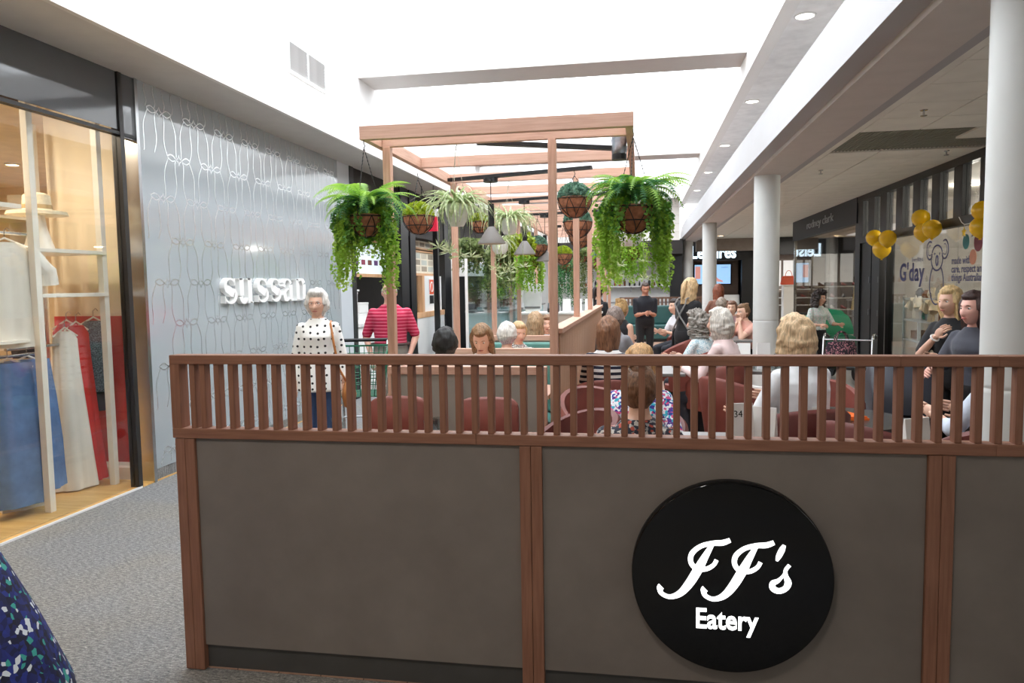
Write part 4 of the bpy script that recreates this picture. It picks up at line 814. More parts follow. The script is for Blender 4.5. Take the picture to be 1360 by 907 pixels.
# ---- cone pendants over the booths
M_cone = mat('grey_cone_shade', (124, 120, 116), .6, vary=.04)
def pendant(p, nth, group='cone pendants over the booths'):
    t = thing('pendant_lamp', 'grey cone pendant lamp, %s from the front beam of the pergola' % nth, 'pendant lamp', p, 0, group); h = PZ0-p[2]
    sd_ = MB().lathe([(.0001, .158), (.03, .155), (.125, .012), (.125, 0), (.118, 0), (.024, .14)], 36, cap=False).build('shade', M_cone, t, True); MB().cyl((0, 0, .15), (0, 0, .36), .028, seg=18).build('stem', M_black, t, True); MB().cyl((0, 0, .36), (0, 0, h-.02), .004, seg=8).build('cord', M_black, t); MB().cyl((0, 0, h-.035), (0, 0, h), .065, seg=20).build('canopy', M_black, t, True); MB().ell((0, 0, .05), (.028, .028, .04), 12, 8).build('bulb', M_lampw, sd_, True)
for x, y, Y, nth in ((653, 324, 6.6, 'first'), (697, 338, 8.45, 'second'), (724, 347, 10.25, 'third'), (741, 352, 12.1, 'fourth')):
    p = onY(x, y, Y); pendant(p, nth)
# ================================================================ HANGING PLANTS
def leafmat(name, c1, c2, trans=.35, rough=.5, scale=3):
    if name in MATS: return MATS[name]
    a = N(name); nz = a.noise(a.coord((1, 1, 1)), scale, 3); col = a.ramp(nz, [(.3, lin(c1)), (.7, lin(c2))]); a.base(col); a.b.inputs['Roughness'].default_value = rough
    tl = a.n('ShaderNodeBsdfTranslucent'); a.l(col, tl.inputs[0]); mx = a.n('ShaderNodeMixShader'); mx.inputs[0].default_value = trans
    a.l(a.b.outputs[0], mx.inputs[1]); a.l(tl.outputs[0], mx.inputs[2]); a.l(mx.outputs[0], a.out.inputs['Surface']); MATS[name] = a.m; return a.m
L_dark = leafmat('fern_dark', (48, 108, 62), (92, 152, 92)); L_mid = leafmat('fern_mid', (106, 160, 52), (164, 204, 84), .45); L_bright = leafmat('trailing_bright', (118, 172, 48), (188, 220, 96), .5)
L_small = leafmat('small_leaf', (66, 128, 52), (142, 190, 88), .4, scale=14); L_spider = leafmat('spider_leaf', (132, 164, 92), (236, 240, 204), .35, scale=40); L_topi = leafmat('topiary_leaf', (56, 100, 80), (136, 172, 150), .25, scale=20); L_lime = leafmat('lime_leaf', (110, 140, 20), (190, 204, 60), .35, scale=20); L_olive = leafmat('olive_leaf', (70, 96, 46), (150, 164, 104), .35, scale=12)
M_coir = mat('coir', (160, 108, 80), .95, vary=.35, scale=26, bump=.9); M_pot = mat('white_pot', (240, 242, 240), .4, vary=.02)
def frond_mesh(name, m, droop, wid, n=20, curl=.0, L=1.0):
    b = MB(); pts = []; x = z = 0; ang = 1.0
    for i in range(n+1):
        pts.append((x, z, ang)); ang -= droop/n; x += L/n*math.cos(ang); z += L/n*math.sin(ang)
    for i in range(n):   # the midrib
        x0, z0, a0 = pts[i]; x1, z1, a1 = pts[i+1]; w = .008*(1-i/n)+.002
        b.add([(x0, -w, z0), (x0, w, z0), (x1, w, z1), (x1, -w, z1)], [(0, 1, 2, 3)])
    for i in range(1, n+1):
        x0, z0, a0 = pts[i]; t = i/n; ln = wid*(math.sin(PI*min(1, .12+t*.88))**.7)+.01; hw = L/n*.46
        dx, dz = math.cos(a0), math.sin(a0)
        for s in (-1, 1):
            tip = (x0+dx*ln*.35+(-dz)*0, s*ln, z0+dz*ln*.35-ln*.25); b.add([(x0-dx*hw, 0, z0-dz*hw), (x0-dx*hw*.3+dx*ln*.2, s*ln*.6, z0+dz*ln*.2-ln*.08), tip, (x0+dx*hw*1.1+dx*ln*.12, s*ln*.45, z0+dz*hw-ln*.04), (x0+dx*hw, 0, z0+dz*hw)], [(0, 1, 2, 3, 4)])
    me = bpy.data.meshes.new(name); me.from_pydata(b.v, [], b.f); me.materials.append(m); return me
FR = [frond_mesh('frond', L_mid, 1.7, .15, 24), frond_mesh('frond', L_mid, 2.4, .14, 24), frond_mesh('frond', L_dark, 2.8, .17, 20), frond_mesh('frond', L_dark, 2.3, .19, 18)]
def basket(t, r=.15, tilt=0):
    b = MB().lathe([(.001, -r*1.1), (r*.4, -r*1.03), (r*.72, -r*.75), (r*.93, -r*.3), (r, .0), (r*.93, .012), (r*.85, -.02), (.001, -.03)], 28).build('coir_liner', M_coir, t, True)
    w = MB()
    for k in range(7):
        A_ = 2*PI*k/7; w.tube([(r*1.02*math.cos(u)*math.cos(A_+.5*math.sin(u)), r*1.02*math.cos(u)*math.sin(A_+.5*math.sin(u)), -r*1.12*math.sin(u)) for u in [PI/2*i/6 for i in range(7)]], .003, 5)
        w.tube([(r*1.02*math.cos(u)*math.cos(A_-.5*math.sin(u)), r*1.02*math.cos(u)*math.sin(A_-.5*math.sin(u)), -r*1.12*math.sin(u)) for u in [PI/2*i/6 for i in range(7)]], .003, 5)
    for rr_, zz in ((1.02, 0), (.86, -.58)): w.tube([(r*rr_*math.cos(2*PI*k/28), r*rr_*math.sin(2*PI*k/28), r*zz) for k in range(28)], .004, 5, closed=True)
    w.build('wire_frame', M_black, t)
def chains(t, r, h, hook=.05, m=None, rad=.0028):
    w = MB()
    for k in range(3):
        A_ = 2*PI*k/3+.4; p0 = Vector((r*math.cos(A_), r*math.sin(A_), 0)); p1 = Vector((0, 0, h-hook)); n = max(10, int((p1-p0).length/.012))
        w.tube([p0.lerp(p1, i/n) for i in range(n+1)], [rad*(1.3 if i % 2 else .6) for i in range(n+1)], 5)
    w.build('chain', m or M_black, t); MB().tube([(0, 0, h-hook), (.008, 0, h-hook+.015), (0, 0, h-hook+.03), (0, 0, h)], .003, 6).build('hook', m or M_black, t)
def leaf(b, c, d, s, asp=.45, rr=random):
    d = d.normalized(); e = d.cross(Vector((rr.uniform(-1, 1), rr.uniform(-1, 1), rr.uniform(-1, 1)))); e = (e.normalized() if e.length > 1e-4 else Vector((1, 0, 0)))*s*asp
    b.add([c, c+d*s*.5+e, c+d*s, c+d*s*.5-e], [(0, 1, 2, 3)])
def trailing(t, name, m, r, n, lmin, lmax, seed, leaf_s=.02, per=40, sect=None, spread=.09, zoff=.01):
    rr = random.Random(seed); b = MB()
    for k in range(n):
        A_ = rr.uniform(0, 2*PI); L_ = rr.uniform(lmin, lmax)
        if sect: sc_ = rr.choice(sect); A_ = rr.gauss(sc_[0], sc_[1]); L_ *= sc_[2]
        out = rr.uniform(.3, 1)*spread; r0 = r*rr.uniform(.55, 1); ph = rr.random()*6; cnt = int(per*L_/lmax)+6
        for i in range(cnt):
            u = i/cnt*1.0; rad = r0+out*min(1, u*4)+.015*math.sin(ph+u*9); z = zoff+.05*math.sin(min(1, u*5)*PI)-L_*max(0, u-.08)
            c = Vector((rad*math.cos(A_+.1*math.sin(ph+u*5)), rad*math.sin(A_+.1*math.sin(ph+u*5)), z)); d = Vector((rr.uniform(-1, 1)+.6*math.cos(A_), rr.uniform(-1, 1)+.6*math.sin(A_), rr.uniform(-1.2, .3)))
            leaf(b, c, d, leaf_s*rr.uniform(.6, 1.2), .45, rr)
    o = b.build(name, m, t, fix=False); o['kind'] = 'stuff'; return o
def fern_plant(lab, p, seed, r, sect, broad):
    rr = random.Random(seed); t = thing('hanging_fern', lab, 'hanging plant', p); basket(t, r); chains(t, r, PZ0-p[2])
    for k in range(52):
        A_ = 2*PI*k/52*1.618*3+rr.uniform(-.3, .3); ty = 0 if k < 16 else 1 if k < 32 else rr.choice((2, 3)); L_ = rr.uniform(.30, .42) if ty < 2 else rr.uniform(.24, .36)
        o = link('frond', FR[ty], t); o.location = (.03*math.cos(A_), .03*math.sin(A_), .02+rr.uniform(0, .05)); o.rotation_euler = (rr.uniform(-.3, .3), rr.uniform(-.45, .1), A_); o.scale = (L_, L_*rr.uniform(.85, 1.15), L_)
    for A_, L_, ty in broad:
        o = link('frond', FR[ty], t); o.location = (.04*math.cos(A_), .04*math.sin(A_), .06); o.rotation_euler = (0, -.2, A_); o.scale = (L_, L_*1.25, L_)
    trailing(t, 'trailing_foliage', L_bright, r, 110, .28, .60, seed+1, .024, 60, sect, spread=.10)
    trailing(t, 'leafy_mass', L_small, r*.8, 80, .12, .34, seed+2, .030, 34, [(a_, w_*1.3, .9) for a_, w_, l_ in sect], spread=.12, zoff=.05)
    return t
fern_plant('lush fern basket hanging at the pergola corner next to the man in red', onY(486, 288, 4.69), 21, .12, [(PI, .5, .95), (PI+.4, .4, .9), (-.15, .22, .95), (PI/2, .8, .5)], [(-1.2, .3, 2), (-.5, .34, 3), (-2.0, .32, 2), (-2.7, .3, 1)])
fern_plant('lush fern basket hanging at the pergola corner with the foil duct', onY(841, 276, 4.75), 33, .145, [(PI, .5, 1.0), (PI+.35, .35, 1.0), (.1, .35, 1.05), (-.35, .3, 1.0), (PI/2, .8, .6)], [(-1.3, .32, 2), (-1.9, .3, 3), (-.7, .36, 3), (-2.5, .34, 1), (-.2, .4, 0)])
def ball_plant(lab, q, Y, r, m, rb=.16):
    rb = r*.94; p = onY(q[0], q[1], Y); t = thing('topiary_basket', lab, 'hanging plant', p); basket(t, r); chains(t, r, PZ0-p.z); rr = random.Random(int(q[0])); b = MB()
    for k in range(1500):
        d = Vector((rr.gauss(0, 1), rr.gauss(0, 1), abs(rr.gauss(0, 1)))).normalized(); c = Vector((d.x*rb, d.y*rb, d.z*rb*.95))*rr.uniform(.88, 1.0); leaf(b, c, d+Vector((rr.uniform(-.8, .8), rr.uniform(-.8, .8), rr.uniform(-.8, .8))), .022, .4, rr)
    b.lathe([(rb*.9*math.cos(x), rb*.88*math.sin(x)) for x in (0, .3, .6, .9, 1.2, 1.45)], 20); o = b.build('topiary_ball', m, t, fix=False); o['kind'] = 'stuff'; return t
ball_plant('coir basket with a clipped lime green ball by the left pergola beam', (556, 288), 6.15, .135, L_lime, .125)
ball_plant('tilted coir basket with a grey green clipped ball on black chains', (763, 264), 6.3, .145, L_topi, .13)
ball_plant('coir basket with a grey green ball behind the tilted one', (767, 295), 8.0, .155, L_topi, .14); ball_plant('coir basket with a dark ball third in the aisle side row', (770, 313), 9.9, .15, L_topi, .13)
ball_plant('small coir basket with lime ball between the spider plants', (637, 295), 8.1, .11, L_lime, .1); ball_plant('small coir basket with grey ball behind the second cone lamp', (714, 326), 10.2, .14, L_topi, .12)
ball_plant('lime clipped ball in coir basket by the timber post far along', (748, 338), 12.0, .15, L_lime, .13); ball_plant('shaded coir basket with dark ball at the far pergola end', (795, 345), 13.6, .17, L_topi, .14)
def spider(lab, q, Y, seed, r=.095, n=70, L0=.34, top=None):
    p = onY(q[0], q[1], Y); t = thing('spider_plant', lab, 'hanging plant', p); rr = random.Random(seed)
    MB().lathe([(.001, -.10), (r*.6, -.10), (r*.9, -.06), (r, .0), (r*.98, .045), (r*.9, .05), (r*.88, .03), (.001, .03)], 26).build('pot', M_pot, t, True)
    chains(t, r, PZ0-p.z, .02, mat('jute_string', (190, 180, 164), .8), .002); b = MB()
    for k in range(n):
        A_ = rr.uniform(0, 2*PI); L_ = L0*rr.uniform(.55, 1.15); ang = rr.uniform(.6, 1.45); dr = rr.uniform(1.6, 3.0); x = .02; z = .04; w = rr.uniform(.007, .012); pv = None; tw = rr.uniform(-.4, .4)
        for i in range(9):
            u = i/8; ww = w*(1-u**2)+.0008; ca, sa = math.cos(A_+tw*u), math.sin(A_+tw*u); c = Vector((x*ca, x*sa, z)); sd = Vector((-sa, ca, 0))*ww
            cur = (c-sd, c+Vector((0, 0, -ww*.5)), c+sd)
            if pv: b.add(list(pv)+list(cur), [(0, 1, 4, 3), (1, 2, 5, 4)])
            pv = cur; ang -= dr/8; x += L_/8*math.cos(ang); z += L_/8*math.sin(ang)
    for k in range(5):   # runners with plantlets
        A_ = rr.uniform(0, 2*PI); D_ = rr.uniform(.2, .42); c0 = Vector((.13*math.cos(A_), .13*math.sin(A_), -D_)); b.tube([(0.06*math.cos(A_), .06*math.sin(A_), .06), (.12*math.cos(A_), .12*math.sin(A_), 0), tuple(c0)], .002, 4)
        for j in range(9): leaf(b, c0, Vector((rr.uniform(-1, 1), rr.uniform(-1, 1), rr.uniform(-.3, .8))), .09, .08, rr)
    o = b.build('striped_leaves', L_spider, t, fix=False); o['kind'] = 'stuff'; return t
spider('striped spider plant in white pot hanging from the front cross beam', (607, 281), 4.98, 51, .075, 120, .33); spider('striped spider plant in white pot beside the first cone lamp', (676, 297), 6.84, 52, .08, 110, .37)
spider('small white pot spider plant under the bigger spider plant', (664, 326), 8.7, 53, .1, 50, .3); spider('spider plant in white pot showing under the corner fern', (836, 312), 6.84, 54, .12, 60, .3)
def hang_trail(lab, q, Y, m, seed, lmin=.3, lmax=.8, r=.13, n=60):
    p = onY(q[0], q[1], Y); t = thing('trailing_plant', lab, 'hanging plant', p); basket(t, r); chains(t, r, max(.1, PZ0-p.z)); trailing(t, 'trailing_foliage', m, r, n, lmin, lmax, seed, .035, 40, spread=.08, zoff=.03); trailing(t, 'leafy_crown', m, r*.7, 40, .05, .15, seed+7, .045, 14, spread=.1, zoff=.07); return t
hang_trail('olive leaved trailing plant hanging before the coffee bar', (622, 330), 8.7, L_olive, 61, .15, .35); hang_trail('pale variegated trailing plant beside the coffee bar', (662, 340), 9.6, L_olive, 62, .3, .7)
hang_trail('bright green trailing fern beside the till screen', (704, 345), 10.5, L_bright, 63, .3, .55); hang_trail('bright trailing fern hanging beyond the glass screen', (676, 352), 10.9, L_bright, 67, .3, .6, .11, 40); hang_trail('light trailing plant beside the second cone lamp', (690, 322), 9.6, L_lime, 68, .1, .25)
hang_trail('dark trailing plant near the kitchen end of the pergola', (752, 352), 14.0, L_dark, 64, .4, .9); hang_trail('grey green trailing plant behind the aisle posts', (773, 338), 13.0, L_olive, 65, .5, 1.0)
hang_trail('long light green trailing plant below the corner fern', (836, 330), 9.6, L_bright, 66, .3, .55, .16, 70)
# ================================================================ CHAIRS AND TABLES
M_lea = mat('brown_leather', (128, 66, 56), .55, vary=.16, scale=7, bump=.12); M_leadk = mat('oxblood_leather', (104, 48, 42), .55, vary=.16, scale=7, bump=.12)
def tub_chair(lab, p, rz, m=None, w=.29, hb=.86, group=None):
    m = m or M_lea; t = thing('tub_chair', lab, 'chair', p, rz, group)
    prof = []
    for j in range(17): u = j/16; prof.append(u)
    MB().lathe([(.001, .40), (w*.8, .40), (w*.92, .43), (w*.9, .47), (.001, .485)], 28).build('seat', m, t, True)
    rings = []
    for j in range(25):
        A_ = math.radians(-118+236*j/24); k = math.cos(A_*.62)**1.3; zt = .62+(hb-.62)*max(0, k); ro = w+.0; th = .05; fl = .05*max(0, k)
        c, s_ = math.sin(A_), math.cos(A_)
        rings.append([Vector(((ro+fl*f-o_)*c, (ro+fl*f-o_)*s_, z)) for f, o_, z in ((0, 0, .42), (.5, -.008, (.42+zt)/2), (1, 0, zt-.02), (1, .02, zt), (1, th, zt-.01), (.5, th+.004, (.42+zt)/2), (0, th, .44))])
    MB().loft(rings).build('back_shell', m, t, True)
    for sx in (-1, 1):
        for sy in (-1, 1): MB().cyl((sx*w*.55, sy*w*.55, .41), (sx*w*.95, sy*w*.95, 0.006), .016, .009, 10).build('leg', M_black, t, True)
    return t
def dining_chair(lab, p, rz, m=None, w=.20):
    m = m or M_lea; t = thing('dining_chair', lab, 'chair', p, rz)
    MB().box(-w*1.08, w*1.08, -.22, .2, .41, .48).build('seat', m, t, bevel=.03)
    b = MB(); rings = []; n = 28
    for yy, k in ((.0, .93), (.012, 1), (.045, 1), (.057, .93)):
        ring = []
        for j in range(n):
            A_ = 2*PI*j/n; ca, sa = math.cos(A_), math.sin(A_); e = .38; x = math.copysign(abs(ca)**e, ca)*w*k*.95; z = math.copysign(abs(sa)**e, sa)*.16*k; ring.append(Vector((x, .19+yy+.05*(x/w)**2*-1+.08*(z+.16), .70+z)))
        rings.append(ring)
    b.loft(rings).build('backrest', m, t, True)
    for sx in (-1, 1):
        MB().tube([(sx*w*.7, .19, .44), (sx*w*.7, .215, .6)], .012, 8).build('back_stay', M_black, t, True)
        for sy in (-1, 1): MB().cyl((sx*w*.9, sy*.17, .42), (sx*w*1.05, sy*.22, .006), .015, .01, 10).build('leg', M_black, t, True)
    return t
def cpos(x, y, Y): p = onY(x, y, Y); return (p.x, p.y, 0)
dining_chair('brown leather dining chair with rounded back by the booth end, on the walkway side', cpos(515, 560, 4.2), 0); dining_chair('brown leather dining chair with rounded back by the booth end, on the aisle side', cpos(640, 560, 4.2), 0)
def cafe_table(lab, p, w=.6, d=.6, rz=0, m=None, rnd=False):
    t = thing('cafe_table', lab, 'table', p, rz); m = m or mat('grey_tabletop', (120, 118, 116), .3)
    if rnd: MB().lathe([(w/2, .715), (w/2, .745), (.001, .745)], 40).build('tabletop', m, t, True)
    else: MB().box(-w/2, w/2, -d/2, d/2, .715, .745).build('tabletop', m, t, bevel=.006)
    MB().cyl((0, 0, .03), (0, 0, .715), .035).build('pedestal', M_black, t, True); MB().lathe([(.24, .006), (.24, .02), (.05, .035)], 28).build('base', M_black, t, True); return t
M_tb = glassmat('tumbler_glass', (240, 244, 244), .12)
def tumbler(p, lab, group=None):
    t = MB().lathe([(.03, 0), (.037, .135), (.034, .135), (.028, .008), (.001, .008)], 20, cap=True).build('tumbler', M_tb, None, True); t.location = p; tag(t, lab, 'glass', group)
def menu_card(p, rz, lab, h=.21, num=None):
    t = thing('menu_card', lab, 'menu', p, rz); MB().prism([(-.06, -.035, 0), (-.06, .035, 0), (-.06, .003, h), (-.06, -.003, h)], (.12, 0, 0)).build('card', M_letter, t)
    for k in range(4): MB().obox((0, -.025+.0055*k, h*(.2+.17*k)), (.08, .002, .004)).build('text_line', mat('card_ink', (140, 140, 140), .7), t)
    if num: text('number', num, .045, M_black, t, (-.035, -.013, h*.72), (R90-.16, 0, 0), .001)
p = cpos(515, 560, 3.62); cafe_table('small table with tumblers before the walkway side brown chair', (p[0]+.12, 3.6, 0), 1.1, .6); TX = p[0]+.12
for q in ((450, 565), (572, 563), (580, 566)): g = onY(q[0], q[1], 3.55); tumbler((g.x, 3.55+.05*(q[0] > 575), .745), 'clear tumbler standing on the small table by the barrier', 'tumblers on the small table')
# right hand tables
cafe_table('dark cafe table of the woman with the hair bun', (.12, 3.75, 0), .7, .6)
cafe_table('round dark cafe table with white bowl before the woman in white', (1.12, 4.55, 0), .8, .8, 0, mat('dark_stone_top', (70, 68, 66), .25), True)
cafe_table('dark cafe table beside the big round column', (1.25, 3.45, 0), .6, .5)
cafe_table('cafe table of the woman in the pink cardigan', (.95, 7.2, 0), .8, .7); cafe_table('cafe table of the striped shirt diners', (.05, 7.0, 0), .7, .7); cafe_table('far cafe table of the woman resting her chin', (1.15, 10.9, 0), .8, .8)
t = thing('white_bowl', 'white bowl standing on the round dark table', 'bowl', (1.0, 4.5, .745)); MB().lathe([(.03, 0), (.05, .01), (.07, .05), (.072, .08), (.067, .08), (.06, .04), (.001, .015)], 28).build('bowl_body', M_letter, t, True)
t = thing('orange_napkin', 'orange folded napkin beside the white bowl', 'napkin', (1.2, 4.5, .745), .2); MB().prism([(-.09, -.05, 0), (.09, -.05, 0), (.09, .05, 0), (-.09, .05, 0)], (0, 0, .012)).build('fold', mat('orange_paper', (240, 110, 30), .7), t); MB().prism([(-.08, -.045, .012), (.08, -.045, .012), (0, .045, .03)], (0, 0, .01)).build('top_fold', MATS['orange_paper'], t)
menu_card((.47, 3.6, .745), .3, 'white numbered menu card on the hair bun woman table', .23, '34'); menu_card((.58, 3.62, .745), -.5, 'plain white menu card behind the numbered card', .21); menu_card((1.15, 3.32, .745), .4, 'white menu card on the table beside the big column', .22)
menu_card((1.12, 7.05, .745), .2, 'tall white menu card on the pink cardigan woman table', .24); menu_card((.98, 7.3, .745), 0, 'smaller white menu card behind the tall one', .22)
for x, y in ((1.2, 6.95), (1.26, 7.1), (1.02, 6.95)): tumbler((x, y, .745), 'clear tumbler beside the menu cards on the pink cardigan table', 'tumblers on the pink cardigan table')
t = thing('dinner_plate', 'white dinner plate on the pink cardigan woman table', 'plate', (.8, 7.2, .745)); MB().lathe([(.05, 0), (.07, .006), (.12, .02), (.12, .024), (.06, .012), (.001, .01)], 28).build('plate_body', M_letter, t, True); MB().ell((0, 0, .02), (.06, .05, .02), 14, 8).build('food', mat('food_tan', (190, 140, 80), .8, vary=.3, scale=30), t, True)
tub_chair('oxblood tub chair close behind the barrier by the colourful floral woman', cpos(752, 560, 3.9), -.9, M_leadk, .25); tub_chair('brown tub chair by the slat wall near the striped shirt diner', (-.25, 4.75, 0), .5, M_lea, .25)
tub_chair('oxblood tub chair of the blonde woman in white shirt', cpos(1045, 540, 4.45), PI+.35, M_leadk, .3); tub_chair('oxblood tub chair with its broad back against the barrier', cpos(1112, 560, 3.62), PI-.05, M_leadk, .29, .84)
tub_chair('oxblood tub chair half turned beside the menu card near the big column', cpos(1176, 560, 3.95), PI-.9, M_leadk, .27, .86); tub_chair('empty brown tub chair across the round dark table', (1.2, 5.25, 0), -.1, M_lea, .27)
tub_chair('brown tub chair of the woman in pink cardigan', cpos(950, 470, 6.85), PI+.9, M_lea, .28); tub_chair('brown tub chair of the grey curled woman in pale blue', cpos(915, 450, 8.0), PI+1.2, M_lea, .28); tub_chair('brown tub chair behind the blonde waitress', cpos(898, 450, 8.9), PI+1.0, M_lea, .27, .92)
tub_chair('brown tub chair with white seat pad before the pink cardigan woman', cpos(985, 520, 5.7), 2.2, M_lea, .27); tub_chair('brown tub chair of the long haired striped diner', cpos(806, 470, 5.6), PI+.1, M_lea, .25)
# shopping trolley behind the polka dot woman
M_green = mat('trolley_green', (20, 104, 74), .4); p = onY(478, 470, 6.35)
t = thing('shopping_trolley', 'green shopping trolley between the polka dot woman and the man', 'trolley', (p.x-.05, 6.45, 0), .25); w = MB()
P = lambda x, y, z: Vector((x, y, z))
top = [P(-.27, -.42, .92), P(.27, -.42, .92), P(.24, .42, .98), P(-.24, .42, .98)]; bot = [P(-.2, -.28, .58), P(.2, -.28, .58), P(.2, .36, .55), P(-.2, .36, .55)]
w.tube(top, .012, 6, closed=True); w.tube(bot, .008, 6, closed=True)
for i in range(4):
    a0, a1, b0, b1 = top[i], top[(i+1) % 4], bot[i], bot[(i+1) % 4]
    for k in range(11): w.tube([a0.lerp(a1, k/10), b0.lerp(b1, k/10)], .004, 4)
    for k in range(1, 6): w.tube([a0.lerp(b0, k/6), a1.lerp(b1, k/6)], .004, 4)
for k in range(9): w.tube([bot[0].lerp(bot[3], k/8), bot[1].lerp(bot[2], k/8)], .004, 4)
w.build('basket', M_green, t); f = MB()
for s in (-1, 1): f.tube([(s*.22, .5, 1.03), (s*.22, .4, .9), (s*.2, .3, .3), (s*.2, -.4, .16)], .012, 8); f.tube([(s*.2, .3, .3), (s*.24, .36, .09)], .011, 8); f.tube([(s*.2, -.4, .16), (s*.2, -.42, .09)], .011, 8)
f.tube([(-.2, .3, .3), (.2, .3, .3)], .01, 8).build('frame', M_chrome, t, True); MB().cyl((-.24, .5, 1.03), (.24, .5, 1.03), .017).build('handle', M_black, t, True)
for s in (-1, 1):
    for y, x in ((.36, .24), (-.42, .2)): MB().cyl((s*x-.012, y, .055), (s*x+.012, y, .055), .055, seg=20).build('wheel', M_black, t, True)
# stroller with green hood, black pram hood and walker handles near the gift shop
p = onX(1100, 440, 2.9); t = thing('pram', 'pram with a green hood beside the curly haired woman', 'pram', (p.x, p.y, 0), .3); MB().loft([[Vector((.27*sx_, .30*math.cos(A_)+.05, .72+.36*math.sin(A_)*k*(1+.05*math.sin(9*A_)))) for A_ in [math.radians(x) for x in range(0, 181, 10)]] for sx_, k in ((-1, .82), (-.9, .95), (-.4, 1.0), (0, 1.05), (.4, 1.0), (.9, .95), (1, .82))]).build('hood', mat('pram_green', (16, 128, 88), .6, vary=.1), t, True); MB().box(-.26, .26, -.4, .3, .5, .72).build('bassinet', M_green, t, bevel=.08)
for s in (-1, 1): MB().tube([(s*.25, .5, 1.02), (s*.25, .2, .6), (s*.25, -.35, .15)], .013, 8).build('frame', M_black, t, True); MB().tube([(s*.25, -.25, .6), (s*.25, .35, .15)], .013, 8).build('frame', M_black, t, True)
for s in (-1, 1):
    for y in (-.36, .36): MB().cyl((s*.27-.02, y, .13), (s*.27+.02, y, .13), .124, seg=24).build('wheel', M_black, t, True)
MB().cyl((-.25, .5, 1.02), (.25, .5, 1.02), .016).build('handle', M_black, t, True)
p = onX(1125, 455, 2.35); t = thing('walking_frame', 'wheeled walker with black handgrips near the black shop doors', 'walker', (p.x, p.y, 0), -.4)
for s in (-1, 1):
    MB().tube([(s*.26, .32, .88), (s*.26, .12, .92), (s*.26, .05, .86), (s*.26, -.1, .2)], .013, 8).build('side_tube', M_chrome, t, True); MB().cyl((s*.26, .34, .875), (s*.26, .16, .915), .02).build('grip', M_black, t, True); MB().tube([(s*.26, .05, .55), (s*.26, .3, .15)], .012, 8).build('rear_tube', M_chrome, t, True)
    for y, z in ((-.1, .1), (.3, .1)): MB().cyl((s*.26-.015, y, z), (s*.26+.015, y, z), .094, seg=20).build('wheel', M_black, t, True)
MB().box(-.25, .25, -.06, .2, .52, .56).build('seat', M_black, t, bevel=.01); MB().tube([(-.26, .05, .86), (.26, .05, .86)], .011, 8).build('cross_tube', M_chrome, t, True)
# ================================================================ PEOPLE
def remesh(mb, voxel, smooth=4, mats=None):
    me = bpy.data.meshes.new('tmp'); me.from_pydata(mb.v, [], mb.f)
    b = bmesh.new(); b.from_mesh(me); bmesh.ops.recalc_face_normals(b, faces=b.faces); b.to_mesh(me); b.free()
    o = bpy.data.objects.new('tmp', me); COL.objects.link(o)
    m = o.modifiers.new('r', 'REMESH'); m.mode = 'VOXEL'; m.voxel_size = voxel; m.use_smooth_shade = True
    s = o.modifiers.new('s', 'SMOOTH'); s.iterations = smooth; s.factor = .5
    bpy.context.view_layer.update(); dg = bpy.context.evaluated_depsgraph_get()
    r = bpy.data.meshes.new_from_object(o.evaluated_get(dg)); bpy.data.objects.remove(o); bpy.data.meshes.remove(me)
    return r
def join_mesh(me, mb, matidx):
    """append loose geometry (head, hands) to a body mesh, so the body stays one mesh"""
    n = len(me.vertices); V = [v.co[:] for v in me.vertices]+mb.v; Fc = [tuple(p.vertices) for p in me.polygons]+[tuple(i+n for i in f) for f in mb.f]
    r = bpy.data.meshes.new('body'); r.from_pydata(V, [], Fc); r.polygons.foreach_set('material_index', [0]*len(me.polygons)+mb.mi); r.polygons.foreach_set('use_smooth', [True]*len(Fc)); bpy.data.meshes.remove(me); return r
def capsule(b, p0, p1, r0, r1, seg=12):
    p0, p1 = Vector(p0), Vector(p1); d = (p1-p0); L = d.length
    if L < 1e-6: b.ell(p0, (r0, r0, r0), seg, 8); return
    d /= L; pts = []; rr = []
    for a in (-80, -50, -20): pts.append(p0+d*r0*math.sin(math.radians(a))); rr.append(r0*math.cos(math.radians(a)))
    pts.append(p0.lerp(p1, .5)); rr.append((r0+r1)/2)
    for a in (20, 50, 80): pts.append(p1+d*r1*math.sin(math.radians(a))); rr.append(r1*math.cos(math.radians(a)))
    b.tube(pts, rr, seg)
def ik(S, W, l1, l2, pole):
    S, W = Vector(S), Vector(W); d = W-S; L = d.length; mx = (l1+l2)*.995
    if L > mx: W = S+d*(mx/L); d = W-S; L = mx
    a = (l1*l1-l2*l2+L*L)/(2*L); h = math.sqrt(max(0, l1*l1-a*a)); u = d/L; p = Vector(pole); p = p-u*p.dot(u)
    if p.length < 1e-6: p = Vector((0, 1, 0))
    return S+u*a+p.normalized()*h, W
M_lip = mat('lips', (176, 96, 88), .5); M_eyew = mat('eye_white', (232, 228, 222), .25, vary=.02); M_iris = mat('iris_dark', (46, 38, 34), .2)
def skinmat(c): return mat('skin_%d_%d' % (c[0], c[2]), c, .5, vary=.07, scale=12, bump=.03)
def hairmat(c):
    k = 'hair_%d_%d_%d' % c
    if k in MATS: return MATS[k]
    a = N(k); n1 = a.noise(a.coord((60, 60, 7)), 1.6, 4, .6); hi = tuple(min(255, int(x*1.12+8)) for x in c); lo = tuple(int(x*(.66 if sum(c) < 470 else .8)) for x in c)
    a.base(a.ramp(n1, [(.32, lin(lo)), (.52, lin(c)), (.7, lin(hi))])); a.b.inputs['Roughness'].default_value = .6; a.bump(n1, .4, .003); MATS[k] = a.m; return a.m
def sm_(x, a, b):
    t = max(0, min(1, (x-a)/(b-a))); return t*t*(3-2*t)
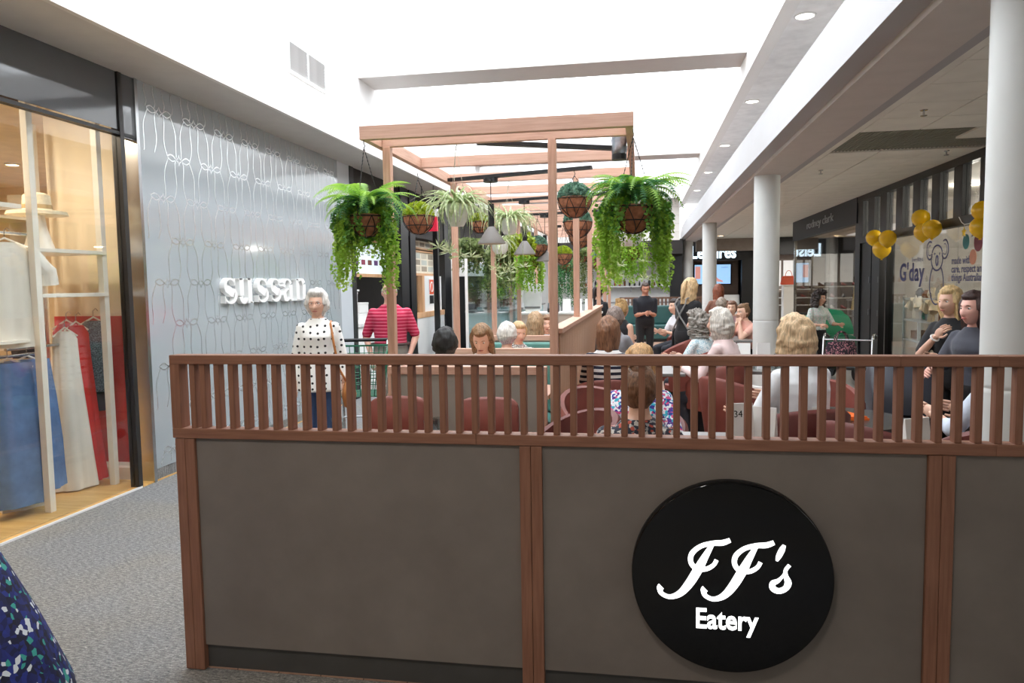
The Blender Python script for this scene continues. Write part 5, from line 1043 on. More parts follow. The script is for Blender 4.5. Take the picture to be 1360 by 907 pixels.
def head_pt(dx, dy, dz):
    rx, ry, rz = .0755, .097, .119; x, y, z = rx*dx, ry*dy, rz*dz
    if dz < 0: k = abs(dz); x *= 1-.30*k**1.6; y *= (1-.42*k*sm_(dy, -.1, .7)); y -= .012*k*sm_(-dy, .0, .7)
    else: y += .006*sm_(dy, 0, 1)
    if dy < 0:
        f = sm_(-dy, .15, .6)
        nz = z+.006; prof = (sm_(nz, .045, -.026) if nz > -.026 else sm_(nz, -.044, -.026)); y -= f*.024*prof*math.exp(-(x/(.0095+.008*prof))**2)
        y += f*.010*(math.exp(-(((abs(x)-.031)/.017)**2+((z-.012)/.014)**2)))
        y -= f*.005*math.exp(-((z-.036)/.012)**2)*math.exp(-(x/.045)**2)
        y -= f*.006*math.exp(-((z+.060)/.012)**2)*math.exp(-(x/.02)**2); y += f*.003*math.exp(-((z+.060)/.003)**2)*math.exp(-(x/.02)**2)
        y -= f*.008*math.exp(-((z+.098)/.016)**2)*math.exp(-(x/.022)**2); y -= f*.004*math.exp(-(((abs(x)-.04)/.02)**2+((z+.02)/.02)**2))
    return Vector((x, y, z))
def head_grid(fn, nl=44, na=44):
    vs = []; fs = []
    for i in range(nl+1):
        e = -PI/2+PI*i/nl
        for j in range(na):
            A_ = 2*PI*j/na; vs.append(fn(e, A_))
    for i in range(nl):
        for j in range(na): k = (j+1) % na; fs.append((i*na+j, i*na+k, (i+1)*na+k, (i+1)*na+j))
    return vs, fs
def dirv(e, A_): return math.cos(e)*math.sin(A_), -math.cos(e)*math.cos(A_), math.sin(e)   # azimuth 0 = face
def hair_fn(style, seed):
    ln, op, th, line = {'short': (.10, 62, .024, .58), 'crop': (.09, 66, .012, .62), 'bob': (.145, 62, .036, .62), 'long': (.36, 58, .026, .62), 'mid': (.25, 66, .030, .60), 'up': (.10, 74, .016, .60), 'curly': (.17, 56, .055, .60), 'puff': (.12, 60, .040, .62), 'rim': (.11, 82, .010, 2.0)}[style]
    rs = seed*3.7
    def fn(e, A_):
        az = abs((A_+PI) % (2*PI)-PI); dx, dy, dz = dirv(e, A_); azd = math.degrees(az)
        n = mnoise.noise(Vector((dx*3+rs, dy*3, dz*3)))*.35+mnoise.noise(Vector((dx*9, dy*9, dz*2.5+rs)))*.2
        if style == 'curly': n += .55*mnoise.noise(Vector((dx*9, dy*9, dz*9+rs)))
        if e >= 0:
            hp = head_pt(dx, dy, dz); d = Vector((dx, dy, dz)); fr = line-.12*math.cos(az*2.2)*0
            m = 1.0 if azd > op+14 else max(sm_(dz, fr-.10, fr+.12), sm_(azd, op-6, op+14))
            if style == 'rim': m = sm_(azd, 60, 84)*(1-sm_(dz, .25, .5))
            return hp+d*(th*(1+n)*m-.014*(1-m))
        u = -e/(PI/2); m = sm_(azd, op-4, op+14); hx, hy = math.sin(A_), -math.cos(A_); hp = head_pt(hx, hy, 0)
        flare = 1.0-.10*u**2 if style in ('bob', 'mid', 'curly', 'puff') else 1-.22*u**1.5
        r = (hp+Vector((hx, hy, 0))*th*(1+n))*flare; L_ = ln*(1+.12*n)
        if style == 'long': L_ = ln*(.62+.38*sm_(azd, 80, 150)); r.y = r.y*(1-.15*u) + .02*u
        if style in ('short', 'crop', 'up', 'rim', 'puff'): r *= 1-.5*u**1.8; r.y += .01*u
        if style == 'bob': r *= 1.03-.26*u**3
        p = Vector((r.x, r.y, -L_*u)); inside = Vector((hx*.035, hy*.04+.01, -min(L_, .08)*u)); q = inside.lerp(p, m)
        if u > .97: q = Vector((q.x*.9, q.y*.9, q.z))
        return q
    return fn
def person(label, head_px=None, Y=None, loc=None, rz=0, sit=False, s=None, lean=.08, hy=(0, 0, 0), arms=('down', 'down'), fem=True, girth=1.0, skin=(224, 180, 156), hair=('short', (120, 90, 60)), top=None, sleeve=.9, bottom=None, legs=1.9, shoes=(40, 38, 38), voxel=.015, face=True, glasses=None, bun=None, pony=None, extra=None, twist=0, skirt=False, collar=None, group=None, untuck=False):
    u = Vector((0, -math.sin(lean), math.cos(lean))); Pz = .565 if sit else .95; Pv = Vector((0, .0, Pz)); nb = Pv+u*.50
    hc = nb+u*.115+Vector((0, -.025, .022))
    if head_px is not None:
        w = onY(head_px[0], head_px[1], Y); s = s or w.z/hc.z; off = Matrix.Rotation(rz, 3, 'Z') @ hc; loc = (w.x-off.x*s, w.y-off.y*s, (w.z-hc.z*s) if False else 0.006)
    t = thing('person', label, 'person', loc, rz, group); t.scale = (s, s, s); sh = (.152 if fem else .182); g = girth; SK = skinmat(skin); HM = hairmat(hair[1])
    RT = Matrix.Rotation(twist, 3, 'Z')
    def tor(p): q = RT @ Vector((p[0], p[1], 0)); return q
    ring_d = [(-.11, .10, .09), (-.06, .155, .115), (0, .172, .125), (.07, .155, .115), (.14, .138, .105), (.24, .145, .11), (.33, .155, .118), (.39, .158, .105), (.43, .135, .09), (.47, .095, .075), (.505, .064, .064)]
    if not fem: ring_d = [(-.11, .10, .09), (-.06, .155, .115), (0, .165, .125), (.07, .158, .12), (.14, .155, .118), (.24, .165, .12), (.33, .178, .125), (.39, .185, .115), (.43, .16, .098), (.47, .11, .08), (.505, .072, .07)]
    def torso(b, t0, t1, inf):
        rings = []
        for tt, rx, ry in ring_d:
            if tt < t0-.001 or tt > t1+.001: continue
            bel = g if tt < .4 else 1+(g-1)*.4; chest = .022*math.exp(-((tt-.31)/.06)**2) if fem else 0; pot = .05*(g-1)*math.exp(-((tt-.13)/.1)**2)*2; c = Pv+u*tt
            rings.append([c+RT @ Vector(((rx*bel+inf)*math.cos(2*PI*j/24), (ry*bel+inf)*math.sin(2*PI*j/24)-(chest+pot)*max(0, -math.sin(2*PI*j/24)), 0)) for j in range(24)])
        b.loft(rings)
    SHs = []; arm_pts = []
    for k, sx in enumerate((-1, 1)):   # -1: right hand side of the person
        S_ = Pv+u*.408+RT @ Vector((sx*sh*(1+(g-1)*.3), 0, 0)); a = arms[k]
        pole = Vector((sx*.5, .7, -.5)); cv = .25
        if a == 'down': W = S_+Vector((sx*.08, -.04, -.515))
        elif a == 'pocket': W = S_+Vector((sx*.02, -.07, -.475)); pole = Vector((sx*.7, .7, 0))
        elif a == 'lap': W = Pv+Vector((sx*.06, -.24, .06))
        elif a == 'table': W = Pv+Vector((sx*.13, -.40, .22)); cv = .35
        elif a == 'front': W = Pv+Vector((sx*.04, -.26, .17)); cv = .5
        elif a == 'chin': W = hc+Vector((sx*.03, -.10, -.16)); pole = Vector((sx*.4, -.2, -1)); cv = .9
        elif a == 'chest': W = Pv+u*.33+Vector((sx*.0, -.22, .02)); cv = .9; pole = Vector((sx*.8, .2, -.8))
        elif a == 'hold': W = Pv+Vector((sx*.2, -.34, .16)); cv = .7
        else: W = Vector(a)
        E_, W = ik(S_, W, .28, .25, pole); arm_pts.append((S_, E_, W, cv, sx))
    leg_pts = []
    for sx in (-1, 1):
        Hp = Pv+Vector((sx*.09, 0, -.03 if not sit else 0))
        if sit: K = Vector((sx*.12, -.42, .50)); An = Vector((sx*.11, -.36, .085))
        else: K = Vector((sx*.095, -.015, .49)); An = Vector((sx*.10, .02, .085))
        leg_pts.append((Hp, K, An))
    b = MB(); torso(b, -.2, .6, 0)
    capsule(b, nb-u*.05, hc-Vector((0, -.012, .05)), .056 if fem else .063, .052 if fem else .06)
    for S_, E_, W, cv, sx in arm_pts: capsule(b, S_, E_, .05*g**.5, .040*g**.5); capsule(b, E_, W, .041*g**.5, .027)
    for Hp, K, An in leg_pts: capsule(b, Hp, K, .088*g**.5, .058); capsule(b, K, An, .056, .036); b.ell(An+Vector((0, -.06, -.045)), (.042, .12, .038), 12, 8)
    me = remesh(b, voxel, 3)
    hb = MB(); HR = Matrix.Rotation(hy[0], 3, 'Z') @ Matrix.Rotation(hy[1], 3, 'X') @ Matrix.Rotation(hy[2], 3, 'Y')
    vs, fs = head_grid(lambda e, A_: hc+HR @ head_pt(*dirv(e, A_))); hb.add(vs, fs)
    for sx in (-1, 1): hb.ell(hc+HR @ Vector((sx*.077, .008, -.008)), (.011, .02, .032), 10, 8, HR)
    for S_, E_, W, cv, sx in arm_pts:   # hand: palm, four unequal fingers with bends, thumb from the side of the palm
        d = (W-E_).normalized(); side = d.cross(Vector((0, -1, .2))); side = side.normalized() if side.length > .1 else Vector((1, 0, 0)); side *= sx; nrm = side.cross(d).normalized()
        if nrm.y < 0 and abs(d.z) > .7: pass
        Mh = Matrix((side, d, nrm)).transposed(); hb.ell(W+d*.045, (.038, .055, .016), 14, 10, Mh)
        for f in range(4):
            L_ = (.068, .078, .073, .056)[f]; o_ = W+d*.085+side*(-.027+.018*f); pts = [o_]; dd = d.copy()
            for q in range(3): dd = (dd+nrm*cv*.8*(1 if True else 0)).normalized(); pts.append(pts[-1]+dd*L_*(.42, .32, .26)[q])
            hb.tube(pts, [.0088, .0085, .0078, .006], 8)
        o_ = W+d*.03-side*.03; hb.tube([o_, o_-side*.022+d*.022, o_-side*.03+d*.05, o_-side*.026+d*.07+nrm*.01], [.011, .0105, .0095, .007], 8)
    me = join_mesh(me, hb, 0); me.materials.append(SK); body = link('body', me, t)
    # ---- face details
    if face:
        fb = MB()
        for sx in (-1, 1): fb.cur = 0; fb.ell(hc+HR @ Vector((sx*.031, -.0735, .012)), (.0125, .0125, .0095), 12, 8, HR); fb.cur = 1; fb.ell(hc+HR @ Vector((sx*.031, -.0830, .012)), (.0058, .004, .006), 10, 6, HR)
        fb.build('eyes', [M_eyew, M_iris], t, True)
        MB().tube([hc+HR @ Vector((x, -.0985+2.2*x*x*4, -.060-.5*x*x)) for x in (-.024, -.012, 0, .012, .024)], [.002, .0045, .0055, .0045, .002], 8).build('lips', M_lip, t, True)
        eb = MB()
        for sx in (-1, 1): eb.tube([hc+HR @ Vector((sx*x, y, z)) for x, y, z in ((.014, -.0925, .031), (.03, -.089, .036), (.046, -.078, .031))], [.0025, .0032, .0015], 6)
        eb.build('eyebrows', HM, t, True)
    if glasses:
        gb = MB()
        for sx in (-1, 1): gb.tube([hc+HR @ Vector((sx*.033+.022*math.cos(2*PI*k/16), -.098+.3*abs(.022*math.cos(2*PI*k/16)+sx*.0)*.2, .010+.016*math.sin(2*PI*k/16))) for k in range(16)], .0018, 5, closed=True); gb.tube([hc+HR @ Vector((sx*.055, -.094, .014)), hc+HR @ Vector((sx*.082, -.02, .012))], .0018, 5)
        gb.tube([hc+HR @ Vector((-.011, -.1, .012)), hc+HR @ Vector((.011, -.1, .012))], .0018, 5); gb.build('glasses', mat('glasses_'+str(glasses[0]), glasses, .3), t)
    # ---- hair
    if hair[0]:
        fn = hair_fn(hair[0], len(label)); vs, fs = head_grid(lambda e, A_: hc+HR @ fn(e, A_), 40, 56); h = MB(); h.add(vs, fs)
        if bun: h.ell(hc+HR @ Vector(bun[:3]), (bun[3], bun[3], bun[3]*.9), 18, 12); h.tube([hc+HR @ (Vector(bun[:3])+Vector((bun[3]*1.0*math.cos(k*.9), bun[3]*.8*math.sin(k*1.3), bun[3]*.9*math.sin(k*.9)))) for k in range(9)], .012, 6)
        if pony: h.tube([hc+HR @ Vector(q) for q in ((0, .09, .05), (0, .135, .055), (0, .16, 0), (0, .16, -.09), (.01, .15, -.2))], [.02, .026, .036, .034, .008], 12)
        h.build('hair', HM, t, True, fix=False)
    # ---- clothes
    if top:
        b = MB(); torso(b, -.12, .506, .013)
        if untuck: b.loft([[Pv+u*tt+RT @ Vector((rx*g*math.cos(2*PI*j/24), ry*g*math.sin(2*PI*j/24), 0)) for j in range(24)] for tt, rx, ry in ((-.19, .22, .168), (-.1, .215, .165), (.0, .207, .158), (.1, .188, .145), (.16, .15, .118))])
        for S_, E_, W, cv, sx in arm_pts:
            if sleeve <= 0: capsule(b, S_+Vector((-sx*.045, 0, .0)), S_+Vector((-sx*.03, 0, -.02)), .058*g**.5, .05)
            elif sleeve <= 1: capsule(b, S_, S_.lerp(E_, sleeve), .060*g**.5, .057*g**.5)
            else: capsule(b, S_, E_, .059*g**.5, .052*g**.5); capsule(b, E_, E_.lerp(W, min(1, sleeve-1)), .053*g**.5, .042)
        me = remesh(b, voxel, 2); me.materials.append(top); me.name = 'shirt'; shirt = link('shirt', me, t)
        if collar:
            cb = MB(); c0 = nb-u*.02
            for sx in (-1, 1): cb.prism([c0+Vector((sx*.01, -.075, -.03)), c0+Vector((sx*.06, -.06, -.035)), c0+Vector((sx*.07, .0, .03)), c0+Vector((sx*.05, -.05, .025))], (0, -.006, .002))
            cb.tube([c0+Vector((.072*math.cos(A_), .066*math.sin(A_), .012)) for A_ in [math.radians(x) for x in range(-70, 251, 20)]], .014, 8); cb.build('collar', collar, shirt, True)
    bm = bottom or mat('dark_trousers', (40, 42, 50), .8); b = MB(); torso(b, -.12, .10, .016)
    for Hp, K, An in leg_pts:
        capsule(b, Hp, Hp.lerp(K, min(1, legs)), .1*g**.5, .1-.03*min(1, legs))
        if legs > 1: capsule(b, K, K.lerp(An, legs-1), .07, .055)
    if skirt: b.loft([[Pv+Vector((r*math.cos(2*PI*j/24), r*.85*math.sin(2*PI*j/24), z)) for j in range(24)] for z, r in ((-.80, .54), (-.77, .53), (-.5, .42), (-.25, .30), (-.1, .23), (.03, .185))])
    me = remesh(b, max(voxel, .016), 2); me.materials.append(bm); me.name = 'trousers'; link('trousers', me, t)
    for Hp, K, An in leg_pts: MB().loft([[Vector((An.x+w*math.cos(2*PI*j/14), An.y+y, max(0.0, An.z-.085+hh*(.5+.5*math.sin(2*PI*j/14))))) for j in range(14)] for y, w, hh in ((.06, .03, .07), (.04, .045, .09), (-.03, .048, .09), (-.1, .05, .07), (-.17, .045, .055), (-.2, .025, .04))]).build('shoe', mat('shoe_leather_%d' % shoes[0], shoes, .5), t, True)
    if extra: extra(t, hc, HR, Pv, u, arm_pts)
    return t
# ---------------------------------------------------------------- cloth patterns
def dots(name, bg, fg, scale=26, size=.28):
    if name in MATS: return MATS[name]
    a = N(name); vo = a.n('ShaderNodeTexVoronoi'); vo.voronoi_dimensions = '2D'; vo.inputs['Scale'].default_value = 1; vo.inputs['Randomness'].default_value = .35; a.l(a.coord((scale, scale, scale), rot=(R90, 0, 0)), vo.inputs['Vector']); a.base(a.ramp(vo.outputs['Distance'], [(0, lin(fg)), (size, lin(bg))], 'CONSTANT')); a.b.inputs['Roughness'].default_value = .8; a.bump(a.noise(a.coord(), 7, 2), .12, .02); MATS[name] = a.m; return a.m
def stripes(name, bg, fg, per=.03, duty=.3, second=None):
    if name in MATS: return MATS[name]
    a = N(name); sp = a.n('ShaderNodeSeparateXYZ'); v = a.coord(); a.l(v, sp.inputs[0]); m = a.n('ShaderNodeMath', operation='MULTIPLY'); m.inputs[1].default_value = 1/per; a.l(sp.outputs[2], m.inputs[0]); f = a.n('ShaderNodeMath', operation='FRACT'); a.l(m.outputs[0], f.inputs[0])
    st = [(0, lin(fg)), (duty, lin(bg))]
    if second: st += [(duty+.25, lin(second)), (duty+.33, lin(bg))]
    a.base(a.ramp(f.outputs[0], st, 'CONSTANT')); a.b.inputs['Roughness'].default_value = .85; a.bump(a.noise(v, 9, 3), .25, .02); MATS[name] = a.m; return a.m
def floral(name, cols, scale=14, rnd=1.0):
    if name in MATS: return MATS[name]
    a = N(name); vo = a.n('ShaderNodeTexVoronoi'); v = a.coord((scale, scale, scale)); nz = a.n('ShaderNodeTexNoise'); a.l(v, nz.inputs['Vector']); nz.inputs['Scale'].default_value = 1.2
    mx = a.n('ShaderNodeMix', data_type='RGBA'); mx.inputs[0].default_value = .25; a.l(v, mx.inputs[6]); a.l(nz.outputs['Color'], mx.inputs[7]); a.l(mx.outputs[2], vo.inputs['Vector']); sp = a.n('ShaderNodeSeparateColor'); a.l(vo.outputs['Color'], sp.inputs[0])
    n = len(cols); a.base(a.ramp(sp.outputs[0], [(i/n, lin(c)) for i, c in enumerate(cols)], 'CONSTANT')); a.b.inputs['Roughness'].default_value = .8; a.bump(a.noise(a.coord(), 7, 2), .12, .02); MATS[name] = a.m; return a.m
def cloth(name, c): return mat('cloth_'+name, c, .88, vary=.12, scale=8, bump=.25, sheen=.1)
T_black = cloth('black', (30, 30, 33)); T_white = cloth('white', (236, 236, 238)); T_jean = cloth('jean', (52, 74, 112)); T_grey = cloth('shorts', (150, 146, 138))
# ---------------------------------------------------------------- standing on the walkway
def ex_bag(t, hc, HR, Pv, u, ap):
    M = mat('tan_leather', (176, 112, 58), .5, vary=.2, bump=.2)
    MB().tube([Pv+Vector((.11, .05, .47)), Pv+Vector((.125, -.06, .45)), Pv+Vector((.16, -.13, .25)), Pv+Vector((.20, -.12, .02)), Pv+Vector((.25, -.06, -.1)), Pv+Vector((.25, .1, -.08)), Pv+Vector((.2, .14, .2)), Pv+Vector((.12, .1, .45))], .011, 8, closed=True).build('bag_strap', M, t, True)
    b = MB(); b.loft([[Pv+Vector((.27, -.0, -.24))+Vector((d*math.cos(2*PI*j/20), w*math.sin(2*PI*j/20), z)) for j in range(20)] for z, d, w in ((-.12, .02, .1), (-.1, .05, .15), (0, .07, .17), (.1, .05, .15), (.15, .02, .1))]); b.build('shoulder_bag', M, t, True)
person('white haired woman in black dotted white shirt with tan shoulder bag on the walkway', (421, 405), 5.85, rz=.28, lean=.0, hy=(-.1, .05, 0), hair=('puff', (214, 212, 208)), top=dots('polka_shirt', (240, 240, 238), (24, 24, 28), 15, .17), sleeve=1.75, bottom=T_jean, glasses=(120, 70, 66), collar=T_white, voxel=.011, extra=ex_bag, girth=1.03, untuck=True, arms=('down', 'down'))
def ex_belt(t, hc, HR, Pv, u, ap):
    S_, E_, W, cv, sx = ap[1]; d = (W-E_).normalized(); x, y, _ = frame(d); MB().tube([W-d*.01+(x*math.cos(2*PI*k/14)+y*math.sin(2*PI*k/14))*.032 for k in range(14)], .006, 6, closed=True).build('wrist_watch', M_letter, t)
    MB().tube([Pv+Vector((.205*math.cos(2*PI*k/28), .155*math.sin(2*PI*k/28)-.012, .07)) for k in range(28)], .016, 6, closed=True).build('belt', mat('belt_brown', (60, 38, 32), .5), t)
person('bald man in red striped polo and grey shorts standing behind a pergola post', (517, 389), 7.3, rz=.22, lean=-.02, fem=False, girth=1.06, hair=('rim', (190, 186, 180)), skin=(222, 172, 152), top=stripes('red_polo', (190, 34, 74), (226, 130, 150), .036, .18, (90, 20, 40)), sleeve=.85, bottom=T_grey, legs=.95, glasses=(50, 46, 46), arms=('pocket', 'pocket'), collar=cloth('redcol', (176, 30, 66)), voxel=.012, extra=ex_belt, shoes=(150, 146, 140))
# ---------------------------------------------------------------- booths
person('black haired man seated in the first booth, seen from behind', (591, 459), 5.13, rz=PI, sit=True, lean=.05, fem=False, hair=('short', (30, 28, 28)), top=cloth('peach', (230, 196, 176)), sleeve=.8, face=False, arms=('table', 'table'), skin=(214, 162, 136))
person('young woman with streaked hair looking down in the first booth', (640, 461), 5.93, rz=.0, sit=True, lean=.22, hy=(0, .5, 0), hair=('mid', (140, 108, 76)), top=T_white, sleeve=.9, arms=('table', 'table'), s=.93)
person('white haired woman in magenta top in the second booth', (674, 446), 6.62, rz=PI-.15, sit=True, hy=(-.2, 0, 0), hair=('short', (222, 218, 212)), top=cloth('magenta', (196, 40, 130)), sleeve=.9, face=False, arms=('table', 'table'))
person('fair haired woman in speckled white blouse opposite the white haired woman', (689, 443), 7.42, rz=.35, sit=True, lean=.12, hy=(.2, .2, 0), hair=('short', (206, 174, 130)), top=dots('speckle', (232, 230, 226), (70, 74, 84), 50, .35), sleeve=1.6, arms=('table', 'table'))
person('woman with ash blonde hair in coral pink top in the third booth', (711, 430), 8.22, rz=PI+.05, sit=True, hair=('mid', (176, 146, 112)), top=cloth('coral', (238, 108, 122)), sleeve=.8, face=False, arms=('table', 'table'))
person('woman in pale blouse opposite the coral pink woman', (727, 432), 9.05, rz=.1, sit=True, hair=('mid', (150, 116, 86)), top=floral('pale_print', [(214, 224, 230), (180, 200, 214), (236, 236, 236)], 20), sleeve=1.5, arms=('table', 'table'))
# ---------------------------------------------------------------- staff
def ex_apron(t, hc, HR, Pv, u, ap):
    M = cloth('apron', (54, 55, 58)); MS = mat('grey_strap', (140, 138, 136), .8); b = MB()
    for sx in (-1, 1): b.tube([Pv+Vector((sx*.07, .085, .49)), Pv+Vector((sx*.09, .128, .42)), Pv+Vector((-sx*.02, .142, .24)), Pv+Vector((-sx*.14, .11, .06))], .011, 6); b.tube([Pv+Vector((sx*.07, .08, .49)), Pv+Vector((sx*.08, -.02, .515)), Pv+Vector((sx*.09, -.13, .4))], .011, 6)
    b.build('apron_strap', MS, t, True)
    MB().loft([[Pv+Vector((r*1.0*math.cos(A_), r*.82*math.sin(A_)-.012, z)) for A_ in [math.radians(x) for x in range(150, 391, 20)]]+[Pv+Vector(((r-.012)*math.cos(A_), (r-.012)*.82*math.sin(A_)-.012, z)) for A_ in [math.radians(x) for x in range(390, 149, -20)]] for z, r in ((-.42, .235), (-.1, .22), (.08, .205))]).build('apron', M, t, True)
person('waitress with dark ponytail and black tee at the service counter', (795, 388), 11.6, rz=PI-.5, hair=('up', (44, 34, 32)), pony=True, top=T_black, sleeve=.7, bottom=T_black, face=False, arms=('front', 'front'), extra=ex_apron)
person('blonde waitress in black tee with crossed grey apron straps', (917, 383), 9.6, rz=PI-.75, lean=.1, hy=(.1, .25, 0), hair=('mid', (206, 174, 130)), pony=True, top=T_black, sleeve=.6, bottom=T_black, face=False, arms=('front', 'front'), extra=ex_apron)
person('man in black polo standing in the aisle looking at his hands', (857, 384), 13.2, rz=.15, lean=.05, fem=False, hy=(0, .35, 0), hair=('crop', (70, 54, 44)), top=cloth('polo_black', (28, 30, 38)), sleeve=.8, bottom=T_black, arms=('front', 'front'), skin=(196, 140, 116), girth=1.05)
# ---------------------------------------------------------------- aisle and right hand diners
person('woman with blonde knot and black sleeveless top in the aisle seats', (826, 411), 9.7, rz=PI-.6, sit=True, lean=.1, hair=('up', (196, 158, 106)), bun=(0, .06, .10, .04), top=T_black, sleeve=0, face=False, arms=('lap', 'table'))
person('grey haired diner in grey jumper in the aisle seats', (817, 424), 8.0, rz=PI-.4, sit=True, lean=.15, hair=('short', (128, 112, 104)), top=cloth('grey_jumper', (134, 134, 138)), sleeve=1.9, face=False, arms=('table', 'table'))
person('long brown haired woman in navy and white stripes', (808, 442), 6.05, rz=PI-.15, sit=True, lean=.1, hair=('long', (132, 92, 66)), top=stripes('breton', (236, 234, 232), (32, 34, 54), .05, .5), sleeve=.9, face=False, arms=('table', 'table'))
person('blonde woman in bright blue and violet floral blouse facing the barrier', (850, 486), 4.35, rz=.05, sit=True, lean=.02, hy=(0, .3, 0), hair=('mid', (204, 162, 114)), top=floral('bright_floral', [(60, 180, 206), (240, 240, 246), (90, 50, 140), (236, 238, 246), (224, 90, 140), (40, 60, 150), (232, 236, 244)], 17), sleeve=1.3, arms=('table', 'table'), girth=1.12)
person('woman with brown hair knot and dark floral top, back against the barrier', (849, 520), 3.28, rz=PI-.02, sit=True, lean=.12, hy=(0, .35, 0), hair=('up', (118, 84, 60)), bun=(0, .06, .085, .045), top=floral('dark_floral', [(40, 42, 58), (46, 48, 64), (196, 190, 182), (40, 42, 58), (176, 80, 64), (38, 40, 54), (150, 150, 150)], 18), sleeve=.7, face=False, arms=('table', 'table'), girth=1.1)
person('grey curly haired woman in pale blue floral blouse', (925, 431), 8.05, rz=PI+.95, sit=True, lean=.18, hy=(.2, 0, 0), hair=('curly', (150, 144, 136)), top=floral('blue_floral', [(196, 218, 224), (226, 234, 236), (150, 190, 204), (230, 236, 238)], 26), sleeve=1.5, arms=('table', 'table'))
person('woman with silver bob and pale pink cardigan', (955, 431), 6.75, rz=PI+1.0, sit=True, lean=.15, hair=('bob', (204, 198, 188)), top=cloth('pink_cardi', (230, 206, 204)), sleeve=1.9, face=False, arms=('table', 'table'))
person('woman with pinned up brown hair resting her chin on her hands', (987, 415), 10.9, rz=-.9, sit=True, lean=.2, hy=(-.1, .15, 0), hair=('up', (124, 92, 64)), bun=(0, .07, .09, .035), top=cloth('peach_tee', (226, 172, 156)), sleeve=.5, arms=('chin', 'chin'))
person('woman in mauve sweater sitting beyond the pinned up hair woman', (972, 410), 12.4, rz=-.3, sit=True, hair=('short', (120, 84, 66)), top=cloth('mauve', (176, 140, 144)), sleeve=1.9, arms=('table', 'table'))
person('grey haired person in taupe jumper with back to the far shop', (958, 405), 13.6, rz=PI+.3, sit=True, hair=('short', (150, 136, 122)), top=cloth('taupe', (140, 122, 110)), sleeve=1.9, face=False, arms=('table', 'table'))
person('red haired person far off under the wall screen', (954, 393), 16.5, rz=PI+.2, sit=True, hair=('mid', (130, 70, 46)), top=cloth('rust', (130, 90, 74)), sleeve=1.9, face=False, arms=('table', 'table'), s=1.12)
person('dark haired diner with bare arms behind the blonde waitress', (896, 408), 12.2, rz=-1.0, sit=True, lean=.2, hair=('short', (52, 40, 36)), top=cloth('white_tee', (222, 224, 230)), sleeve=.6, arms=('table', 'table'))
person('blonde bobbed woman in white shirt on an oxblood tub chair', (1056, 451), 4.62, rz=PI+.55, sit=True, lean=.1, hy=(-.1, 0, 0), hair=('bob', (208, 178, 140)), top=cloth('white_shirt', (232, 234, 238)), sleeve=1.7, face=False, arms=('table', 'hold'), girth=1.1, voxel=.012, collar=T_white)
p = onX(1125, 455, 2.35); t = thing('floral_tote', 'dark floral tote bag resting on the walker seat', 'bag', (p.x-.05, p.y+.05, .56), .3); MF = floral('night_floral', [(40, 34, 44), (60, 40, 54), (190, 130, 140), (44, 38, 48)], 26)
MB().loft([[Vector((w*math.cos(2*PI*k/20), d*math.sin(2*PI*k/20), z)) for k in range(20)] for z, w, d in ((0, .17, .07), (.05, .2, .09), (.2, .19, .07), (.28, .17, .03))]).build('bag_body', MF, t, True)
for s_ in (-1, 1): MB().tube([(.08*math.cos(PI*k/8), s_*.02, .26+.14*math.sin(PI*k/8)) for k in range(9)], .008, 6).build('handle', MF, t, True)
person('curly dark haired woman in pastel top with crossbody strap behind the pram', (1089, 397), 11.6, rz=.45, hy=(.35, .1, 0), hair=('curly', (52, 40, 36)), top=floral('pastel', [(196, 214, 206), (226, 206, 208), (170, 200, 190), (224, 228, 224)], 22), sleeve=.9, bottom=T_black, arms=('hold', 'hold'), skin=(208, 160, 134))
def ex_phone(t, hc, HR, Pv, u, ap):
    S_, E_, W, cv, sx = ap[0]; d = (W-E_).normalized(); x, y, _ = frame(d); MB().tube([W-d*.02+(x*math.cos(2*PI*k/14)+y*math.sin(2*PI*k/14))*.032 for k in range(14)], .008, 6, closed=True).build('wrist_watch', M_letter, t)
person('blonde woman in black tee with sunglasses on her hair by the gift shop', (1262, 402), 5.9, rz=-.95, hy=(-.1, .1, 0), hair=('long', (206, 176, 126)), top=T_black, sleeve=.85, bottom=T_black, arms=('chest', 'front'), extra=ex_phone)
person('dark haired woman in charcoal tee beside the big column', (1293, 412), 5.1, rz=-.95, hy=(-.15, .05, 0), hair=('long', (62, 42, 38)), top=cloth('charcoal', (74, 76, 86)), sleeve=.85, bottom=T_black, arms=('hold', 'down'), girth=1.15, skin=(230, 176, 160), lean=.2)
person('seated diner in pale blue shirt half hidden by the big column', (1330, 468), 4.35, rz=PI+.5, sit=True, lean=.1, hair=('short', (120, 96, 76)), top=cloth('pale_blue', (206, 216, 232)), sleeve=1.3, face=False, arms=('table', 'table'), s=.98)
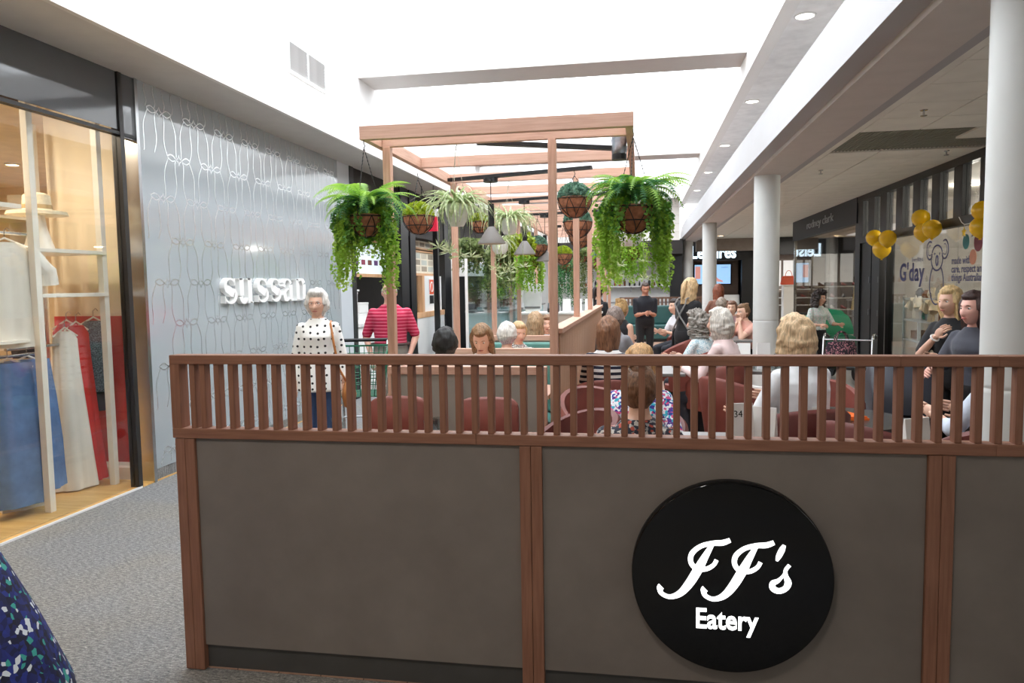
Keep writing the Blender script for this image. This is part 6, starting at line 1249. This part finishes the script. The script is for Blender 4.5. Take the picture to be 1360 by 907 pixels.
# black pram hood in front of the charcoal tee woman
p = onY(1222, 455, 5.6); t = thing('black_pram', 'black pram hood beside the woman in charcoal tee', 'pram', (p.x-.14, p.y-.05, 0), -.2); t.scale = (.82, .82, .9); b = MB()
b.loft([[Vector((.25*sx_, .42*math.cos(A_), .72+.36*math.sin(A_)*k)) for A_ in [math.radians(x) for x in range(0, 181, 15)]] for sx_, k in ((-1, .92), (-.9, 1), (0, 1.04), (.9, 1), (1, .92))]); b.build('hood', mat('pram_black', (34, 36, 46), .6), t, True); MB().box(-.25, .25, -.4, .4, .5, .72).build('bassinet', MATS['pram_black'], t, bevel=.05)
for s_ in (-1, 1): MB().tube([(s_*.26, .55, 1.02), (s_*.26, .2, .6), (s_*.26, -.4, .14)], .013, 8).build('frame', M_chrome, t, True); MB().tube([(s_*.26, -.3, .6), (s_*.26, .38, .14)], .013, 8).build('frame', M_chrome, t, True)
for s_ in (-1, 1):
    for y in (-.4, .38): MB().cyl((s_*.28-.02, y, .13), (s_*.28+.02, y, .13), .124, seg=24).build('wheel', M_black, t, True)
# passer-by whose printed sleeve shows at the lower corner
MNP = floral('navy_print', [(30, 40, 110), (24, 28, 70), (34, 48, 130), (20, 20, 44), (220, 226, 232), (28, 36, 96), (24, 28, 70), (30, 40, 110), (26, 30, 84), (60, 160, 150), (24, 28, 70), (32, 44, 120), (20, 22, 56)], 13)
p = onY(66, 880, 2.0)
person('passer-by in flared navy dress printed with white birds beside the photographer', loc=(p.x-.50, 2.0, 0.0), rz=PI-.2, s=.92, hair=('mid', (90, 66, 50)), top=MNP, sleeve=1.7, bottom=MNP, legs=.5, skirt=True, face=False, lean=0, arms=((-.1, .22, 1.0), (.1, .22, 1.0)))
# chairs under the diners who sit in the open
CH = {'woman with blonde knot': 'brown tub chair of the woman with the blonde knot', 'grey haired diner in grey': 'brown tub chair of the diner in the grey jumper', 'woman with brown hair knot': 'oxblood tub chair of the woman with the brown hair knot', 'woman with pinned up': 'brown tub chair of the woman resting her chin', 'woman in mauve': 'brown tub chair of the woman in the mauve sweater', 'grey haired person in taupe': 'brown tub chair of the person in the taupe jumper', 'red haired person': 'brown tub chair of the red haired person', 'dark haired diner with bare': 'brown tub chair of the dark haired diner behind the waitress', 'seated diner in pale blue': 'oxblood tub chair of the diner in pale blue by the big column', 'blonde woman in bright blue': 'oxblood tub chair of the woman in the bright floral blouse'}
for o in [x for x in COL.objects if x.name.startswith('person') and x.parent is None]:
    for k, lab in CH.items():
        if o['label'].startswith(k):
            cx = o.location.x; cw = .26
            if cx < -.2 and o.location.y < 10.8: cx = max(cx, -.22); cw = .22
            if 'big column' in lab: cx -= .22; cw = .18
            tub_chair(lab, (cx, o.location.y, 0), o.rotation_euler.z, M_leadk if 'oxblood' in lab else M_lea, cw, .80)
